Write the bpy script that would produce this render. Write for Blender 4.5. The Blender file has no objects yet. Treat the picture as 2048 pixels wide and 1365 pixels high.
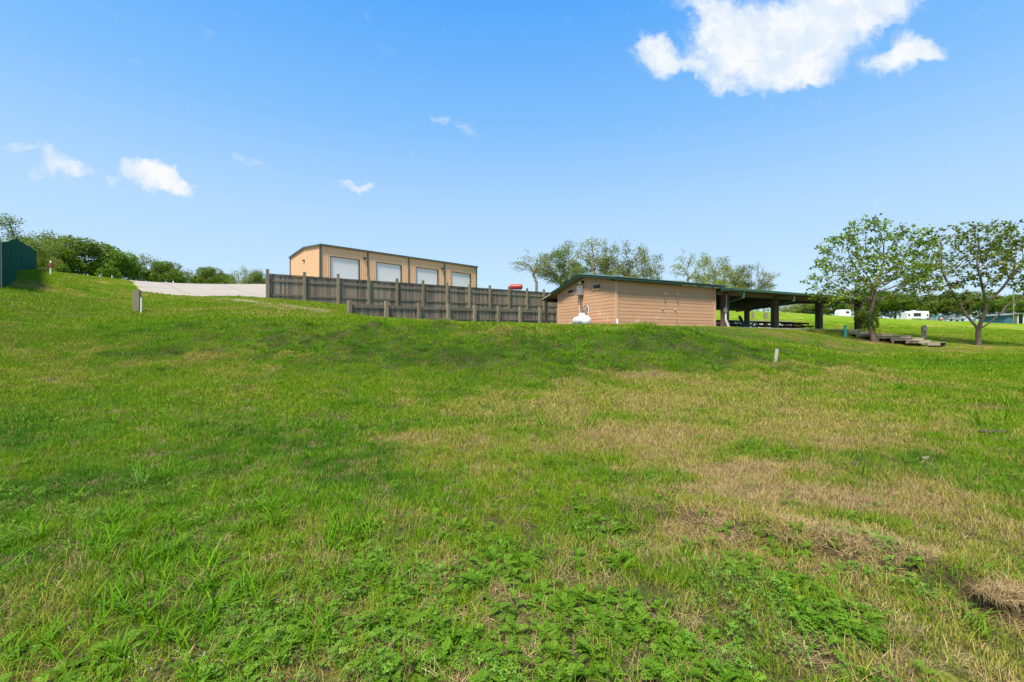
import bpy, math, random
import numpy as np
from mathutils import Vector, Matrix
random.seed(11)
rng = np.random.default_rng(11)
scene = bpy.context.scene
R = math.radians

# ------------------------------------------------------------------ camera
EYE = 1.6
F = 900.0                      # focal length in pixels of the 2048 px wide photograph
cam_d = bpy.data.cameras.new('camera'); cam = bpy.data.objects.new('camera', cam_d)
scene.collection.objects.link(cam); scene.camera = cam
cam.location = (0, 0, EYE); cam.rotation_euler = (R(90), 0, 0)
cam_d.sensor_width = 36; cam_d.lens = 36*F/2048; cam_d.clip_start = .05; cam_d.clip_end = 8000

# ------------------------------------------------------------------ light
SUN_AZ = R(205)                # clockwise from +Y: behind the camera, to its left
SUN_EL = R(60)
sd = bpy.data.lights.new('sun', 'SUN'); sd.energy = 3.6; sd.angle = R(11); sd.color = (1.0, .94, .83)
sun = bpy.data.objects.new('sun', sd); scene.collection.objects.link(sun)
sdir = Vector((math.sin(SUN_AZ)*math.cos(SUN_EL), math.cos(SUN_AZ)*math.cos(SUN_EL), math.sin(SUN_EL)))
sun.rotation_euler = (-sdir).to_track_quat('-Z', 'Y').to_euler()
scene.view_settings.view_transform = 'Standard'; scene.view_settings.look = 'None'
scene.view_settings.exposure = 1.0; scene.view_settings.gamma = 1.0
scene.view_settings.use_curve_mapping = False

w = bpy.data.worlds.new('World'); scene.world = w; w.use_nodes = True
nt = w.node_tree; nt.nodes.clear()
class NB:
    """tiny node helper"""
    def __init__(s, nt): s.nt = nt
    def n(s, t, ins=None, **kw):
        nd = s.nt.nodes.new(t)
        for k, v in kw.items(): setattr(nd, k, v)
        for k, v in (ins or {}).items():
            if hasattr(v, 'bl_idname') and hasattr(v, 'outputs'): v = v.outputs[0]
            if isinstance(v, bpy.types.NodeSocket): s.nt.links.new(v, nd.inputs[k])
            else: nd.inputs[k].default_value = v
        return nd
    def m(s, op, a, b=0.0, c=0.0, clamp=False):
        nd = s.n('ShaderNodeMath', {0: a, 1: b, 2: c}, operation=op, use_clamp=clamp); return nd.outputs[0]
    def v(s, op, a, b=(0, 0, 0)):
        nd = s.n('ShaderNodeVectorMath', {0: a, 1: b}, operation=op); return nd.outputs[0]
    def mix(s, f, a, b, t='MIX'):
        nd = s.nt.nodes.new('ShaderNodeMix'); nd.data_type = 'RGBA'; nd.blend_type = t
        for i, v in ((0, f), (6, a), (7, b)):
            if hasattr(v, 'bl_idname') and hasattr(v, 'outputs'): v = v.outputs[0]
            if isinstance(v, bpy.types.NodeSocket): s.nt.links.new(v, nd.inputs[i])
            else: nd.inputs[i].default_value = (tuple(v)+(1,))[:4] if i else v
        return nd.outputs[2]
    def noise(s, vec, scale, detail=3, rough=.55, dist=0.0, out=0):
        ins = {'Scale': scale, 'Detail': detail, 'Roughness': rough, 'Distortion': dist}
        if vec is not None: ins['Vector'] = vec
        return s.n('ShaderNodeTexNoise', ins).outputs[out]
    def ramp(s, f, a, b, lo=0.0, hi=1.0):
        nd = s.n('ShaderNodeMapRange', {0: f, 1: a, 2: b, 3: lo, 4: hi}); nd.interpolation_type = 'SMOOTHSTEP'; return nd.outputs[0]
b = NB(nt)
sky = b.n('ShaderNodeTexSky', sky_type='NISHITA', sun_disc=False, sun_elevation=SUN_EL, sun_rotation=SUN_AZ,
          air_density=1.0, dust_density=.35, ozone_density=2.2, altitude=50)
geo = b.n('ShaderNodeTexCoord').outputs['Generated']
sep = b.n('ShaderNodeSeparateXYZ', {0: geo})
X, Y, Z = sep.outputs
Yc = b.m('MAXIMUM', Y, .05)
uv0 = b.n('ShaderNodeCombineXYZ', {0: b.m('DIVIDE', X, Yc), 1: b.m('DIVIDE', Z, Yc), 2: 0.0}).outputs[0]
wn = b.noise(uv0, 7, 5, .6, out=1)
wn2 = b.noise(uv0, 24, 4, .6, out=1)
uvw = b.v('ADD', uv0, b.n('ShaderNodeVectorMath', {0: b.v('SUBTRACT', wn, (.5, .5, .5)), 'Scale': .10}, operation='SCALE').outputs[0])
uvw = b.v('ADD', uvw, b.n('ShaderNodeVectorMath', {0: b.v('SUBTRACT', wn2, (.5, .5, .5)), 'Scale': .045}, operation='SCALE').outputs[0])
# clouds: direction (u, v), half sizes, tilt, strength
CL = [(1580, 62, 220, 52, -14, 1.1), (1700, 8, 150, 60, -18, 1.0), (1450, 45, 75, 48, 25, .9), (1530, 128, 100, 56, 0, 1.0), (1640, 105, 110, 50, -20, .75),
      (1312, 102, 42, 36, 0, 1.0), (1375, 128, 60, 18, 15, .75), (1450, 175, 50, 24, 15, .7), (1610, 160, 75, 22, 0, .8),
      (1790, 122, 72, 26, -16, 1.0), (1845, 95, 62, 26, 18, .9), (1390, 8, 60, 22, 20, .6), (1525, 10, 50, 28, 0, .45),
      (300, 347, 56, 32, 10, 1.1), (348, 360, 34, 20, 10, 1.0), (272, 334, 34, 18, 0, .8), (115, 322, 46, 24, 22, .66), (92, 345, 36, 20, 0, .55), (160, 340, 40, 14, 10, .5), (36, 286, 44, 10, 8, .42), (222, 368, 20, 12, 0, .45),
      (708, 364, 42, 9, 14, .72), (887, 236, 24, 12, 10, .5), (930, 248, 22, 9, 40, .4), (490, 315, 38, 10, 25, .22), (175, 408, 18, 8, 0, .35), (115, 390, 22, 12, 40, .25)]
dens = None
for (cx, cy, a, c, tilt, st) in CL:
    u0, v0 = (cx-1024)/F, (682-cy)/F
    mp = b.n('ShaderNodeMapping', {0: uvw, 'Location': (u0, v0, 0), 'Rotation': (0, 0, R(-tilt)), 'Scale': (a/F*1.42, c/F*1.42, 1)}, vector_type='TEXTURE')
    d = b.n('ShaderNodeVectorMath', {0: mp.outputs[0]}, operation='LENGTH').outputs['Value']
    m_ = b.m('MULTIPLY', b.ramp(d, 1.05, .25), st)
    dens = m_ if dens is None else b.m('ADD', dens, b.m('MULTIPLY', m_, b.m('SUBTRACT', 1.0, b.m('MINIMUM', b.m('MULTIPLY', dens, .6), 1.0))))
fine = b.noise(uvw, 20, 9, .66)
dens = b.m('ADD', dens, b.m('MULTIPLY', b.m('SUBTRACT', fine, .53), 1.5))
alpha = b.m('MULTIPLY', b.ramp(dens, .08, 1.1), b.ramp(Y, .05, .2))
shade = b.noise(uvw, 11, 5, .6)
ccol = b.mix(b.ramp(shade, .35, .65), (3.05, 3.5, 4.05), (4.05, 4.1, 4.15))
skyc = b.n('ShaderNodeHueSaturation', {'Hue': .503, 'Saturation': 1.18, 'Value': 1.0, 'Color': sky.outputs[0]}).outputs[0]
cr = b.nt.nodes.new('ShaderNodeValToRGB'); b.nt.links.new(Z, cr.inputs[0])
SK = [(0.0, (.60, .80, .98)), (.13, (.56, .77, .99)), (.2526, (.475, .715, 1.0)), (.433, (.235, .55, 1.0)), (.60, (.10, .42, 1.0)), (1.0, (.06, .30, .85))]
while len(cr.color_ramp.elements) < len(SK): cr.color_ramp.elements.new(.5)
for e_, (p_, c_) in zip(cr.color_ramp.elements, SK): e_.position = p_; e_.color = (*c_, 1)
gain = b.n('ShaderNodeVectorMath', {0: cr.outputs[0], 'Scale': 4.15}, operation='SCALE').outputs[0]
skyc = b.mix(.88, skyc, gain)
col = b.mix(b.m('MULTIPLY', alpha, .97), skyc, ccol)
bg = b.n('ShaderNodeBackground', {0: col, 1: .121})
b.n('ShaderNodeOutputWorld', {0: bg.outputs[0]})

# ------------------------------------------------------------------ helpers
def tag(o, label=None, cat=None, group=None, kind=None):
    for k, v in (('label', label), ('category', cat), ('group', group), ('kind', kind)):
        if v: o[k] = v
    return o
def empty(name, loc=(0, 0, 0), rz=0.0, label=None, cat=None, group=None):
    o = bpy.data.objects.new(name, None); scene.collection.objects.link(o)
    o.location = loc; o.rotation_euler = (0, 0, rz); o.empty_display_size = .3
    return tag(o, label, cat, group)
def copy_tree(o, parent=None):
    c = o.copy(); scene.collection.objects.link(c); c.parent = parent
    for ch in [x for x in bpy.data.objects if x.parent == o]: copy_tree(ch, c)
    return c
class MB:
    def __init__(s): s.v = []; s.f = []; s.t = []; s.tone = 0.0
    def add(s, vs, fs):
        n = len(s.v); s.v += [tuple(p) for p in vs]; s.f += [tuple(i+n for i in f) for f in fs]; s.t += [s.tone]*len(fs); return s
    def box(s, x0, x1, y0, y1, z0, z1, M=None):
        vs = [Vector((x, y, z)) for z in (z0, z1) for y in (y0, y1) for x in (x0, x1)]
        if M is not None: vs = [M @ p for p in vs]
        return s.add(vs, [(0, 2, 3, 1), (4, 5, 7, 6), (0, 1, 5, 4), (2, 6, 7, 3), (0, 4, 6, 2), (1, 3, 7, 5)])
    def bar(s, a, c, wx, wz, up=(0, 0, 1)):
        """rectangular bar from a to c, wx wide and wz high"""
        a = Vector(a); c = Vector(c); d = (c-a); L = d.length; d.normalize()
        up = Vector(up)
        if abs(d.dot(up)) > .98: up = Vector((0, 1, 0))
        x = d.cross(up).normalized(); z = x.cross(d).normalized()
        M = Matrix((( d.x, x.x, z.x, a.x), (d.y, x.y, z.y, a.y), (d.z, x.z, z.z, a.z), (0, 0, 0, 1)))
        return s.box(0, L, -wx/2, wx/2, -wz/2, wz/2, M)
    def tube(s, pts, rad, n=8, caps=True):
        pts = [Vector(p) for p in pts]; rr = rad if hasattr(rad, '__len__') else [rad]*len(pts)
        vs = []; ref = None
        for i, p in enumerate(pts):
            d = (pts[min(i+1, len(pts)-1)]-pts[max(i-1, 0)]).normalized()
            if ref is None: ref = Vector((1, 0, 0)) if abs(d.x) < .8 else Vector((0, 1, 0))
            x = (ref-d*ref.dot(d)).normalized(); y = d.cross(x); ref = x
            vs += [p+(x*math.cos(2*math.pi*k/n)+y*math.sin(2*math.pi*k/n))*rr[i] for k in range(n)]
        fs = [(i*n+k, i*n+(k+1) % n, (i+1)*n+(k+1) % n, (i+1)*n+k) for i in range(len(pts)-1) for k in range(n)]
        if caps: fs += [tuple(range(n-1, -1, -1)), tuple((len(pts)-1)*n+k for k in range(n))]
        return s.add(vs, fs)
    def lathe(s, prof, n=24, M=None):
        """prof: list of (radius, z)"""
        vs = []
        for r, z in prof: vs += [Vector((r*math.cos(2*math.pi*k/n), r*math.sin(2*math.pi*k/n), z)) for k in range(n)]
        if M is not None: vs = [M @ p for p in vs]
        fs = [(i*n+k, i*n+(k+1) % n, (i+1)*n+(k+1) % n, (i+1)*n+k) for i in range(len(prof)-1) for k in range(n)]
        fs += [tuple(range(n-1, -1, -1)), tuple((len(prof)-1)*n+k for k in range(n))]
        return s.add(vs, fs)
    def prism(s, poly, h, axis='y', o=0.0):
        """polygon in the plane normal to axis, extruded from o to o+h"""
        n = len(poly)
        def P3(a, c, t): return {'y': (a, t, c), 'x': (t, a, c), 'z': (a, c, t)}[axis]
        vs = [P3(a, c, o) for a, c in poly]+[P3(a, c, o+h) for a, c in poly]
        return s.add(vs, [tuple(range(n)), tuple(range(2*n-1, n-1, -1))]+[(i, i+n, (i+1) % n+n, (i+1) % n) for i in range(n)])
    def build(s, name, mat, parent=None, smooth=False, bevel=0.0):
        me = bpy.data.meshes.new(name); me.from_pydata(s.v, [], s.f); me.materials.append(mat)
        at = me.attributes.new('tone', 'FLOAT', 'FACE'); at.data.foreach_set('value', s.t)
        if smooth: me.polygons.foreach_set('use_smooth', [True]*len(me.polygons))
        me.update()
        import bmesh
        bm = bmesh.new(); bm.from_mesh(me); bmesh.ops.recalc_face_normals(bm, faces=bm.faces); bm.to_mesh(me); bm.free()
        if smooth: me.set_sharp_from_angle(angle=R(40))
        o = bpy.data.objects.new(name, me); scene.collection.objects.link(o)
        if parent: o.parent = parent
        if bevel:
            md = o.modifiers.new('bevel', 'BEVEL'); md.width = bevel; md.segments = 2; md.limit_method = 'ANGLE'
        return o
MATS = {}
def mat(name, col, rough=.7, metal=0.0, var=.25, scale=3.0, stretch=(1, 1, 1), tone=0.0, bump=.0, bscale=40, spots=None, spec=.4, coords='Object', dirt=0.0):
    """procedural paint / wood / metal: base colour, broad and fine noise, per-plank tone, bump"""
    if name in MATS: return MATS[name]
    m = bpy.data.materials.new(name); m.use_nodes = True; nt = m.node_tree; nt.nodes.clear(); q = NB(nt)
    tc = q.n('ShaderNodeTexCoord').outputs[coords]
    mp = q.n('ShaderNodeMapping', {0: tc, 'Scale': stretch}).outputs[0]
    n1 = q.noise(mp, scale, 4, .6); n2 = q.noise(mp, scale*7, 3, .6)
    f = q.m('ADD', q.m('MULTIPLY', q.m('SUBTRACT', n1, .5), 1.6*var), q.m('MULTIPLY', q.m('SUBTRACT', n2, .5), .9*var))
    if tone:
        at = q.n('ShaderNodeAttribute', attribute_name='tone').outputs['Fac']
        f = q.m('ADD', f, q.m('MULTIPLY', at, tone))
    f = q.m('MAXIMUM', q.m('ADD', f, 1.0), .15)
    c = q.n('ShaderNodeVectorMath', {0: tuple(col[:3]), 'Scale': f}, operation='SCALE').outputs[0]
    if spots:
        sn = q.noise(mp, spots[1], 4, .65)
        c = q.mix(q.ramp(sn, spots[2], spots[2]+.12), c, spots[0])
    p = q.n('ShaderNodeBsdfPrincipled', {'Base Color': c, 'Roughness': rough, 'Metallic': metal, 'Specular IOR Level': spec})
    if bump:
        bn = q.noise(mp, bscale, 4, .6)
        p_n = q.n('ShaderNodeBump', {'Height': bn, 'Strength': bump, 'Distance': .02})
        nt.links.new(p_n.outputs[0], p.inputs['Normal'])
    q.n('ShaderNodeOutputMaterial', {0: p.outputs[0]})
    MATS[name] = m; return m
def W(px, py, D):
    return Vector(((px-1024)/F*D, D, EYE+(682-py)/F*D))

# ------------------------------------------------------------------ terrain heights
# places read off the photograph: (pixel x, pixel y, metres away)
CP = [(1024,1365,2.11),(0,1365,2.11),(2048,1330,2.2),(1024,1050,3.85),(0,1010,4.6),(512,1030,4.1),(1536,1050,3.85),(2048,1050,3.9),
 (0,860,7.6),(512,870,7.4),(1024,870,7.3),(1536,860,7.4),(2048,860,7.0),
 (0,790,10.),(340,790,10.2),(700,792,10.5),(1024,790,10.7),(1400,790,10.6),(1750,788,10.6),(2048,780,10.5),
 (0,700,13.5),(250,715,13.6),(500,728,13.7),(800,735,13.8),(1100,737,14.),(1350,738,14.2),(1550,725,14.8),(1750,735,15.),(2048,730,15.),
 (480,690,15.4),(800,700,15.2),(1100,702,15.3),(1350,702,15.8),(480,658,16.9),(800,664,16.5),(1100,668,16.6),(1350,670,17.3),(1490,692,19),
 (0,655,17),(150,650,18),(300,640,20),(500,641,19.3),(700,647,19.2),(900,652,19.2),(1100,655,19.5),(1240,656,20.5),(1400,657,22.3),(1490,660,23.5),
 (1580,686,20.5),(1650,703,20.5),(1800,706,20),(2048,704,20.5),
 (0,577,22.7),(36,545,31),(72,545,48),(-60,640,15),(-140,600,18),(180,554,50),(180,590,30),(275,625,24),(283,584,38),(258,565,52),(400,592,37),(400,572,56),(530,570,56),(532,596,34.5),(606,603,35.5),
 (420,612,28),(640,612,31),(560,622,26),(699,628,30),(771,636,31.6),(896,643,35.5),(1000,648,39.4),(1079,649,43),(690,611,37.2),(760,613,39),
 (1000,650,30),(850,648,27),(1110,649,30),(1110,648,34),
 (1600,668,28),(1545,656,30),(1640,657,32.6),(1714,658,34.8),(1745,684,28.5),(1800,690,28),(1870,690,28),(1760,672,32),(1850,676,31.5),(1957,691,29),(2048,690,31),(1900,712,22),
 (1690,669,30.5),
 (1600,628,110),(1600,648,52),(1760,637,130),(1760,662,46),(1950,641,150),(1950,665,48),(2048,645,120),(2048,662,52),(1500,622,90),(1500,640,56),(2150,650,100),(2150,690,30),(2150,670,60),
 (1800,640,90),(1700,634,80),(1960,648,90),(2040,652,80)]
pts = []
for px, py, D in CP:
    p = W(px, py, D); pts.append((p.x, p.y, p.z))
pts += [(0,0,0),(-6,0,-.02),(6,0,-.02),(0,-6,-.1),(-14,0,.05),(14,0,0),(-14,-8,0),(14,-8,-.1),(30,-8,0),(-30,-8,.3),(36,10,.3),(-30,8,1.6)]
SH0 = Vector((5.69, 24.5)); SHX = Vector((.894, .448)); SHY = Vector((-.448, .894)); SHA = math.atan2(.448, .894); FLOOR = 2.46
for s in (-.6, 2, 5, 9, 14, 19, 24.5):
    for t in (-.5, 4, 9.8):
        if t > 9 and s < 2: continue
        p = SH0+SHX*s+SHY*t; pts.append((p.x, p.y, FLOOR-.03))
WH0 = Vector((-23.4, 55.0)); WHX = Vector((.732, .682)); WHY = Vector((-.682, .732)); WHA = math.atan2(.682, .732); WFLOOR = 8.4
for s in (0, 12, 24.2):
    for t in (0, 11.4):
        p = WH0+WHX*s+WHY*t; pts.append((p.x, p.y, WFLOOR-.03))
pts += [(-12,58,8.35),(-2,66,8.3),(10,70,8.0),(10,60,7.0),(-40,80,8.5),(-80,80,8.8),(-60,100,8.6),(0,100,8.4),(40,100,7.8),(-60,140,8.6),(20,140,8.4),(90,160,8.6),(130,160,8.4),(140,60,5.),(140,20,1.5),(-70,60,9),(-70,40,8.5),(-60,20,7.0),
        (20,60,5.2),(12,46,3.0),(7,49,3.4),(1,46,3.9),(5,46,3.4),(-12,43,4.6),(-5,48,4.9),(4,40,3.0),(8,40,2.8)]
pts = np.array(pts)
def tps(r2): return np.where(r2 > 1e-9, .5*r2*np.log(np.maximum(r2, 1e-9)), 0)
_A = np.zeros((len(pts)+3,)*2); _n = len(pts)
_A[:_n, :_n] = tps(((pts[:, None, :2]-pts[None, :, :2])**2).sum(-1)) + np.eye(_n)*1.5
_A[:_n, _n] = 1; _A[:_n, _n+1:] = pts[:, :2]; _A[_n, :_n] = 1; _A[_n+1:, :_n] = pts[:, :2].T
_w = np.linalg.solve(_A, np.concatenate([pts[:, 2], [0, 0, 0]]))
def hsh(ix, iy, seed):
    h = (ix.astype(np.int64)*374761393 + iy.astype(np.int64)*668265263 + seed*1442695041) & 0xffffffff
    h = ((h ^ (h >> 13))*1274126177) & 0xffffffff; h = h ^ (h >> 16)
    return (h & 0xffff)/65535.0
def vnoise(x, y, s, seed=0):
    x = np.asarray(x, float)/s; y = np.asarray(y, float)/s
    ix = np.floor(x); iy = np.floor(y); fx = x-ix; fy = y-iy; fx = fx*fx*(3-2*fx); fy = fy*fy*(3-2*fy)
    a = hsh(ix, iy, seed); c = hsh(ix+1, iy, seed); d = hsh(ix, iy+1, seed); e = hsh(ix+1, iy+1, seed)
    return (a*(1-fx)+c*fx)*(1-fy)+(d*(1-fx)+e*fx)*fy
def fbm(x, y, s, seed=0, o=4):
    r = 0; a = .5; t = 0
    for i in range(o): r = r+a*vnoise(x+17.3*i, y-9.1*i, s/2**i, seed+i); t += a; a *= .55
    return r/t
def sstep(a, c, x):
    t = np.clip((x-a)/(c-a), 0, 1); return t*t*(3-2*t)
EDGE = np.array([(1.2, 4.1), (1.75, 3.9), (2.3, 3.45), (2.75, 3.1), (3.0, 2.6), (3.4, 1.8), (4.0, .2), (4.2, -2.0)])   # small eroded bank in the near right
def segdist(x, y, poly):
    best = np.full(np.shape(x), 1e9); sgn = np.zeros(np.shape(x))
    for (ax, ay), (bx, by) in zip(poly[:-1], poly[1:]):
        dx, dy = bx-ax, by-ay; L2 = dx*dx+dy*dy
        t = np.clip(((x-ax)*dx+(y-ay)*dy)/L2, 0, 1)
        d = np.hypot(x-ax-t*dx, y-ay-t*dy); c = (x-ax)*dy-(y-ay)*dx
        u = d < best; best = np.where(u, d, best); sgn = np.where(u, np.sign(c), sgn)
    return best, sgn
def flatmask(x, y):
    """1 on building footprints and paving, where the ground is graded smooth"""
    p = (x-SH0.x)*SHX.x+(y-SH0.y)*SHX.y; q = (x-SH0.x)*SHY.x+(y-SH0.y)*SHY.y
    return sstep(-1.2, -.3, p)*sstep(26, 25, p)*sstep(-1.0, -.2, q)*sstep(11.5, 10.6, q)
def H(x, y):
    x = np.asarray(x, float); y = np.asarray(y, float); sh = x.shape
    x = x.ravel(); y = y.ravel()
    xc = np.clip(x, -72, 140); yc = np.clip(y, -8, 160)
    out = np.empty(x.shape)
    for i in range(0, len(x), 40000):
        a = xc[i:i+40000]; c = yc[i:i+40000]
        out[i:i+40000] = tps((a[:, None]-pts[:, 0])**2+(c[:, None]-pts[:, 1])**2) @ _w[:_n] + _w[_n] + a*_w[_n+1]+c*_w[_n+2]
    D = np.hypot(x, y)
    fm = flatmask(x, y)
    out = out*(1-fm)+(FLOOR-.03)*fm
    k = (1-fm)
    rough = .05*(fbm(x, y, 1.1, 5, 4)-.5) + .17*(fbm(x, y, 3.2, 9, 3)-.5)*sstep(60, 30, D)
    lump = (.75*(fbm(x, y*1.3, 1.9, 31, 3)-.5)+.60*(fbm(x, y*1.2, .75, 39, 3)-.5))*sstep(12.5, 14.5, y)*sstep(20.5, 18, y)*sstep(-16, -8, x)*sstep(14, 10, x)
    out = out + (rough+lump)*k*sstep(90, 50, D)
    d, s = segdist(x, y, EDGE)
    d = d+.12*(fbm(x, y, .5, 77, 2)-.5)
    low = np.where(s > 0, .0, 1.0)
    prof = np.where(s < 0, .07*np.exp(-(d/.35)**2), -.12*np.exp(-((d-.38)/.48)**2))
    out = out + prof*sstep(4.6, 3.6, y)
    return out.reshape(sh)
def ground_at(px, py, dmin=1.2, dmax=160):
    """where the sight line through a pixel first meets the ground"""
    D = np.geomspace(dmin, dmax, 900); u = (px-1024)/F; v = (682-py)/F
    z = EYE+v*D; h = H(u*D, D); i = np.argmax(h >= z)
    if h[i] < z[i]: i = len(D)-1
    return Vector((u*D[i], D[i], h[i]))
def gz(x, y): return float(H(np.array([x]), np.array([y]))[0])

# ------------------------------------------------------------------ wear of the lawn: dry and deep green patches where the photograph has them, plus painted bank shade
DRYP = [  # pixel x, y, half width m, half depth m, amount
 (80,578,2.2,2.5,.8),(150,590,3,2,.45),(30,770,1.6,.8,.5),(200,775,1.2,.6,.4),(490,745,.8,.8,.3),(640,660,1.3,.35,.75),(410,655,.5,.4,.4),(900,660,.9,.4,.4),
 (975,708,.35,.5,.6),(870,712,.35,.5,.4),(1300,748,1.3,.5,.6),(1440,672,1.3,.9,.6),(1210,672,.7,.6,.45),(1500,790,2.6,1.2,.5),(1300,800,2.2,.8,.45),(1700,737,1.6,.7,.5),
 (950,810,2.6,1.0,.45),(700,800,1.6,.6,.35),(1020,870,1.8,.9,.45),(880,880,.9,.5,.35),(1200,900,1.3,.8,.45),(1040,940,1.2,.6,.4),(700,950,.6,.3,.4),
 (1440,940,.55,.3,.95),(1520,975,.6,.35,.75),(1640,950,.9,.5,.6),(1720,1010,.8,.4,.6),(1430,1030,.3,.22,.8),(1560,870,1.4,.7,.5),(1740,870,1.4,.7,.4),(1880,800,1.6,.9,.3),(1900,1010,.6,.5,.4),
 (1270,1100,.20,.16,.85),(1410,1040,.25,.15,.6),(540,1190,.24,.12,.9),(500,1260,.12,.08,.6),(1650,1060,.42,.16,.95),(1760,1105,.36,.14,.9),(1500,1130,.45,.12,.4),(2010,1215,.3,.12,1.0),(1560,1290,.4,.14,.45),(1380,1200,.3,.1,.45),
 (800,1040,.35,.2,.4),(980,1160,.22,.12,.45),(1180,1070,.25,.2,.35),(880,1130,.2,.12,.35),(300,1020,.25,.15,.25),(80,1160,.3,.12,.35),(730,1240,.15,.1,.35),
 (560,612,1.8,.6,.8),(620,626,2.6,.5,.6),(460,602,2.5,.5,.8),(400,600,2,.6,.5),(1870,805,.3,.2,.6),(1700,672,3,1.3,.55),(1900,672,3,1.5,.5),(1800,678,3,1.5,.5),(1600,675,2,1.5,.35),(1745,688,1.2,1.0,.7),(1957,693,1.0,.9,.6)]
LUSHP = [(200,900,4,1.6,.5),(100,1000,2.5,1,.4),(300,1200,1.0,.5,.3),(600,900,2,.9,.25),(800,960,.5,.3,.5),(1400,640,6,1,.3),(120,650,3,2,.4),(700,645,8,1.0,.25),(1100,700,5,2.,.3),(1350,690,4,2,.25),
 (730,730,.8,.5,.5),(940,725,.8,.5,.5),(900,690,1.2,.8,.4),(1250,835,1.8,.3,.45),(1440,845,1,.3,.4),(1900,730,4,2,.25),(1900,900,1.6,.9,.3),(1700,1030,.3,.3,.2),(1480,1010,.25,.3,.3),(1600,1150,.5,.2,.3)]
def _patch(L):
    o = []
    for px, py, rx, ry, a in L:
        g = ground_at(px, py); o.append((g.x, g.y, rx, ry, a))
    return o
DRYW = _patch(DRYP); LUSHW = _patch(LUSHP)
def dryness(x, y):
    x = np.asarray(x, float); y = np.asarray(y, float)
    wx = x+.9*(fbm(x, y, 1.6, 201, 3)-.5)*np.clip(y/8, .3, 2); wy = y+.9*(fbm(x, y, 1.6, 221, 3)-.5)*np.clip(y/8, .3, 2)
    s = 0; hard = 0
    for cx, cy, rx, ry, a in DRYW:
        e_ = np.exp(-(((wx-cx)/rx)**2+((wy-cy)/ry)**2)**1.1)
        if a > .58: hard = hard+a*e_
        else: s = s+a*.5*e_
    s = s*np.clip(-.5+3.0*fbm(x, y, .8, 167, 4), 0, 1.4)*(1-.22*sstep(4.8, 6, y))
    l = 0
    for cx, cy, rx, ry, a in LUSHW:
        l = l+a*np.exp(-(((wx-cx)/rx)**2+((wy-cy)/ry)**2))
    n = fbm(x, y, 2.4, 55, 5); n2 = fbm(x, y, .45, 91, 3)
    base = .20+1.5*(n-.5)+1.15*(n2-.5)+.7*(fbm(x, y*1.5, 1.1, 144, 4)-.5)
    base = base-.05*sstep(4, 6, y)-.36*sstep(-.6, -4., x)*sstep(10, 7.5, y)+.23*sstep(-2.8, .3, x)*sstep(2.4, 3.8, y)*sstep(14.5, 12, y)*sstep(7, 3.5, x-.25*y)-.16*sstep(.6, 1.4, x)*sstep(3.5, 2.8, y)
    base = base-.15*sstep(14, 15, y)*sstep(24, 22, y)
    hard = hard*np.clip(-.2+2.3*fbm(x, y, .5, 187, 4), 0, 1.25)
    v = base+s-.75*l
    v = np.where(v > .48, .48+(v-.48)*.35, v)          # most of the lawn only yellows; a few patches are dead
    return np.clip(v+hard*.8, 0, 1)
def lush_and_shade(x, y):
    x = np.asarray(x, float); y = np.asarray(y, float)
    l = 0
    for cx, cy, rx, ry, a in LUSHW:
        l = l+a*np.exp(-(((x-cx)/rx)**2+((y-cy)/ry)**2))
    return np.clip(.34+1.3*(fbm(x, y*1.4, 3.1, 300, 4)-.5)+1.6*(fbm(x, y*1.3, .6, 330, 3)-.5)+.5*l+.22*sstep(-.3, -2.2, x)*sstep(9.5, 7.5, y)+.34*sstep(13, 14.5, y)*sstep(18.6, 17.2, y)*sstep(-15, -9, x)*sstep(11, 8, x)-.35*sstep(18.5, 19.5, y), 0, 1)  # bank face darker, ground from crest back lighter: light and shade painted in

def grass_colour(q, dry, lush_shade, rnd):
    """leaf colour from dryness, lushness and a per-plant random number"""
    fresh = q.mix(lush_shade, (.160, .275, .001), (.055, .205, .001))
    fresh = q.mix(q.m('MULTIPLY', rnd, .40), fresh, (.21, .33, .010))
    fresh = q.mix(q.ramp(lush_shade, .76, 1.05), fresh, (.055, .165, .004))
    straw = q.mix(rnd, (.33, .225, .085), (.56, .42, .17))
    yel = q.mix(rnd, (.26, .25, .02), (.42, .36, .06))
    d = q.m('ADD', dry, q.m('MULTIPLY', q.m('SUBTRACT', rnd, .5), .55))
    c = q.mix(q.ramp(d, .18, .55), fresh, yel)
    return q.mix(q.ramp(d, .55, .85), c, straw)

# ground sheet
def spaced(lo, hi, n, k):
    t = np.linspace(math.asinh(lo/k), math.asinh(hi/k), n); return np.sinh(t)*k
gx = spaced(-3000, 3000, 700, 3.2); gy = spaced(-200, 4000, 640, 3.4)
GX, GY = np.meshgrid(gx, gy)
GZ = H(GX, GY)
def HG(x, y):
    """height of the ground sheet itself, between its vertices"""
    x = np.asarray(x, float); y = np.asarray(y, float)
    i = np.clip(np.searchsorted(gx, x)-1, 0, len(gx)-2); j = np.clip(np.searchsorted(gy, y)-1, 0, len(gy)-2)
    a = (x-gx[i])/(gx[i+1]-gx[i]); c = (y-gy[j])/(gy[j+1]-gy[j])
    return (GZ[j, i]*(1-a)+GZ[j, i+1]*a)*(1-c)+(GZ[j+1, i]*(1-a)+GZ[j+1, i+1]*a)*c
verts = np.stack([GX.ravel(), GY.ravel(), GZ.ravel()], 1)
nx, ny = len(gx), len(gy)
i = np.arange(ny-1)[:, None]*nx+np.arange(nx-1)[None, :]
faces = np.stack([i, i+1, i+nx+1, i+nx], -1).reshape(-1, 4)
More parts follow.
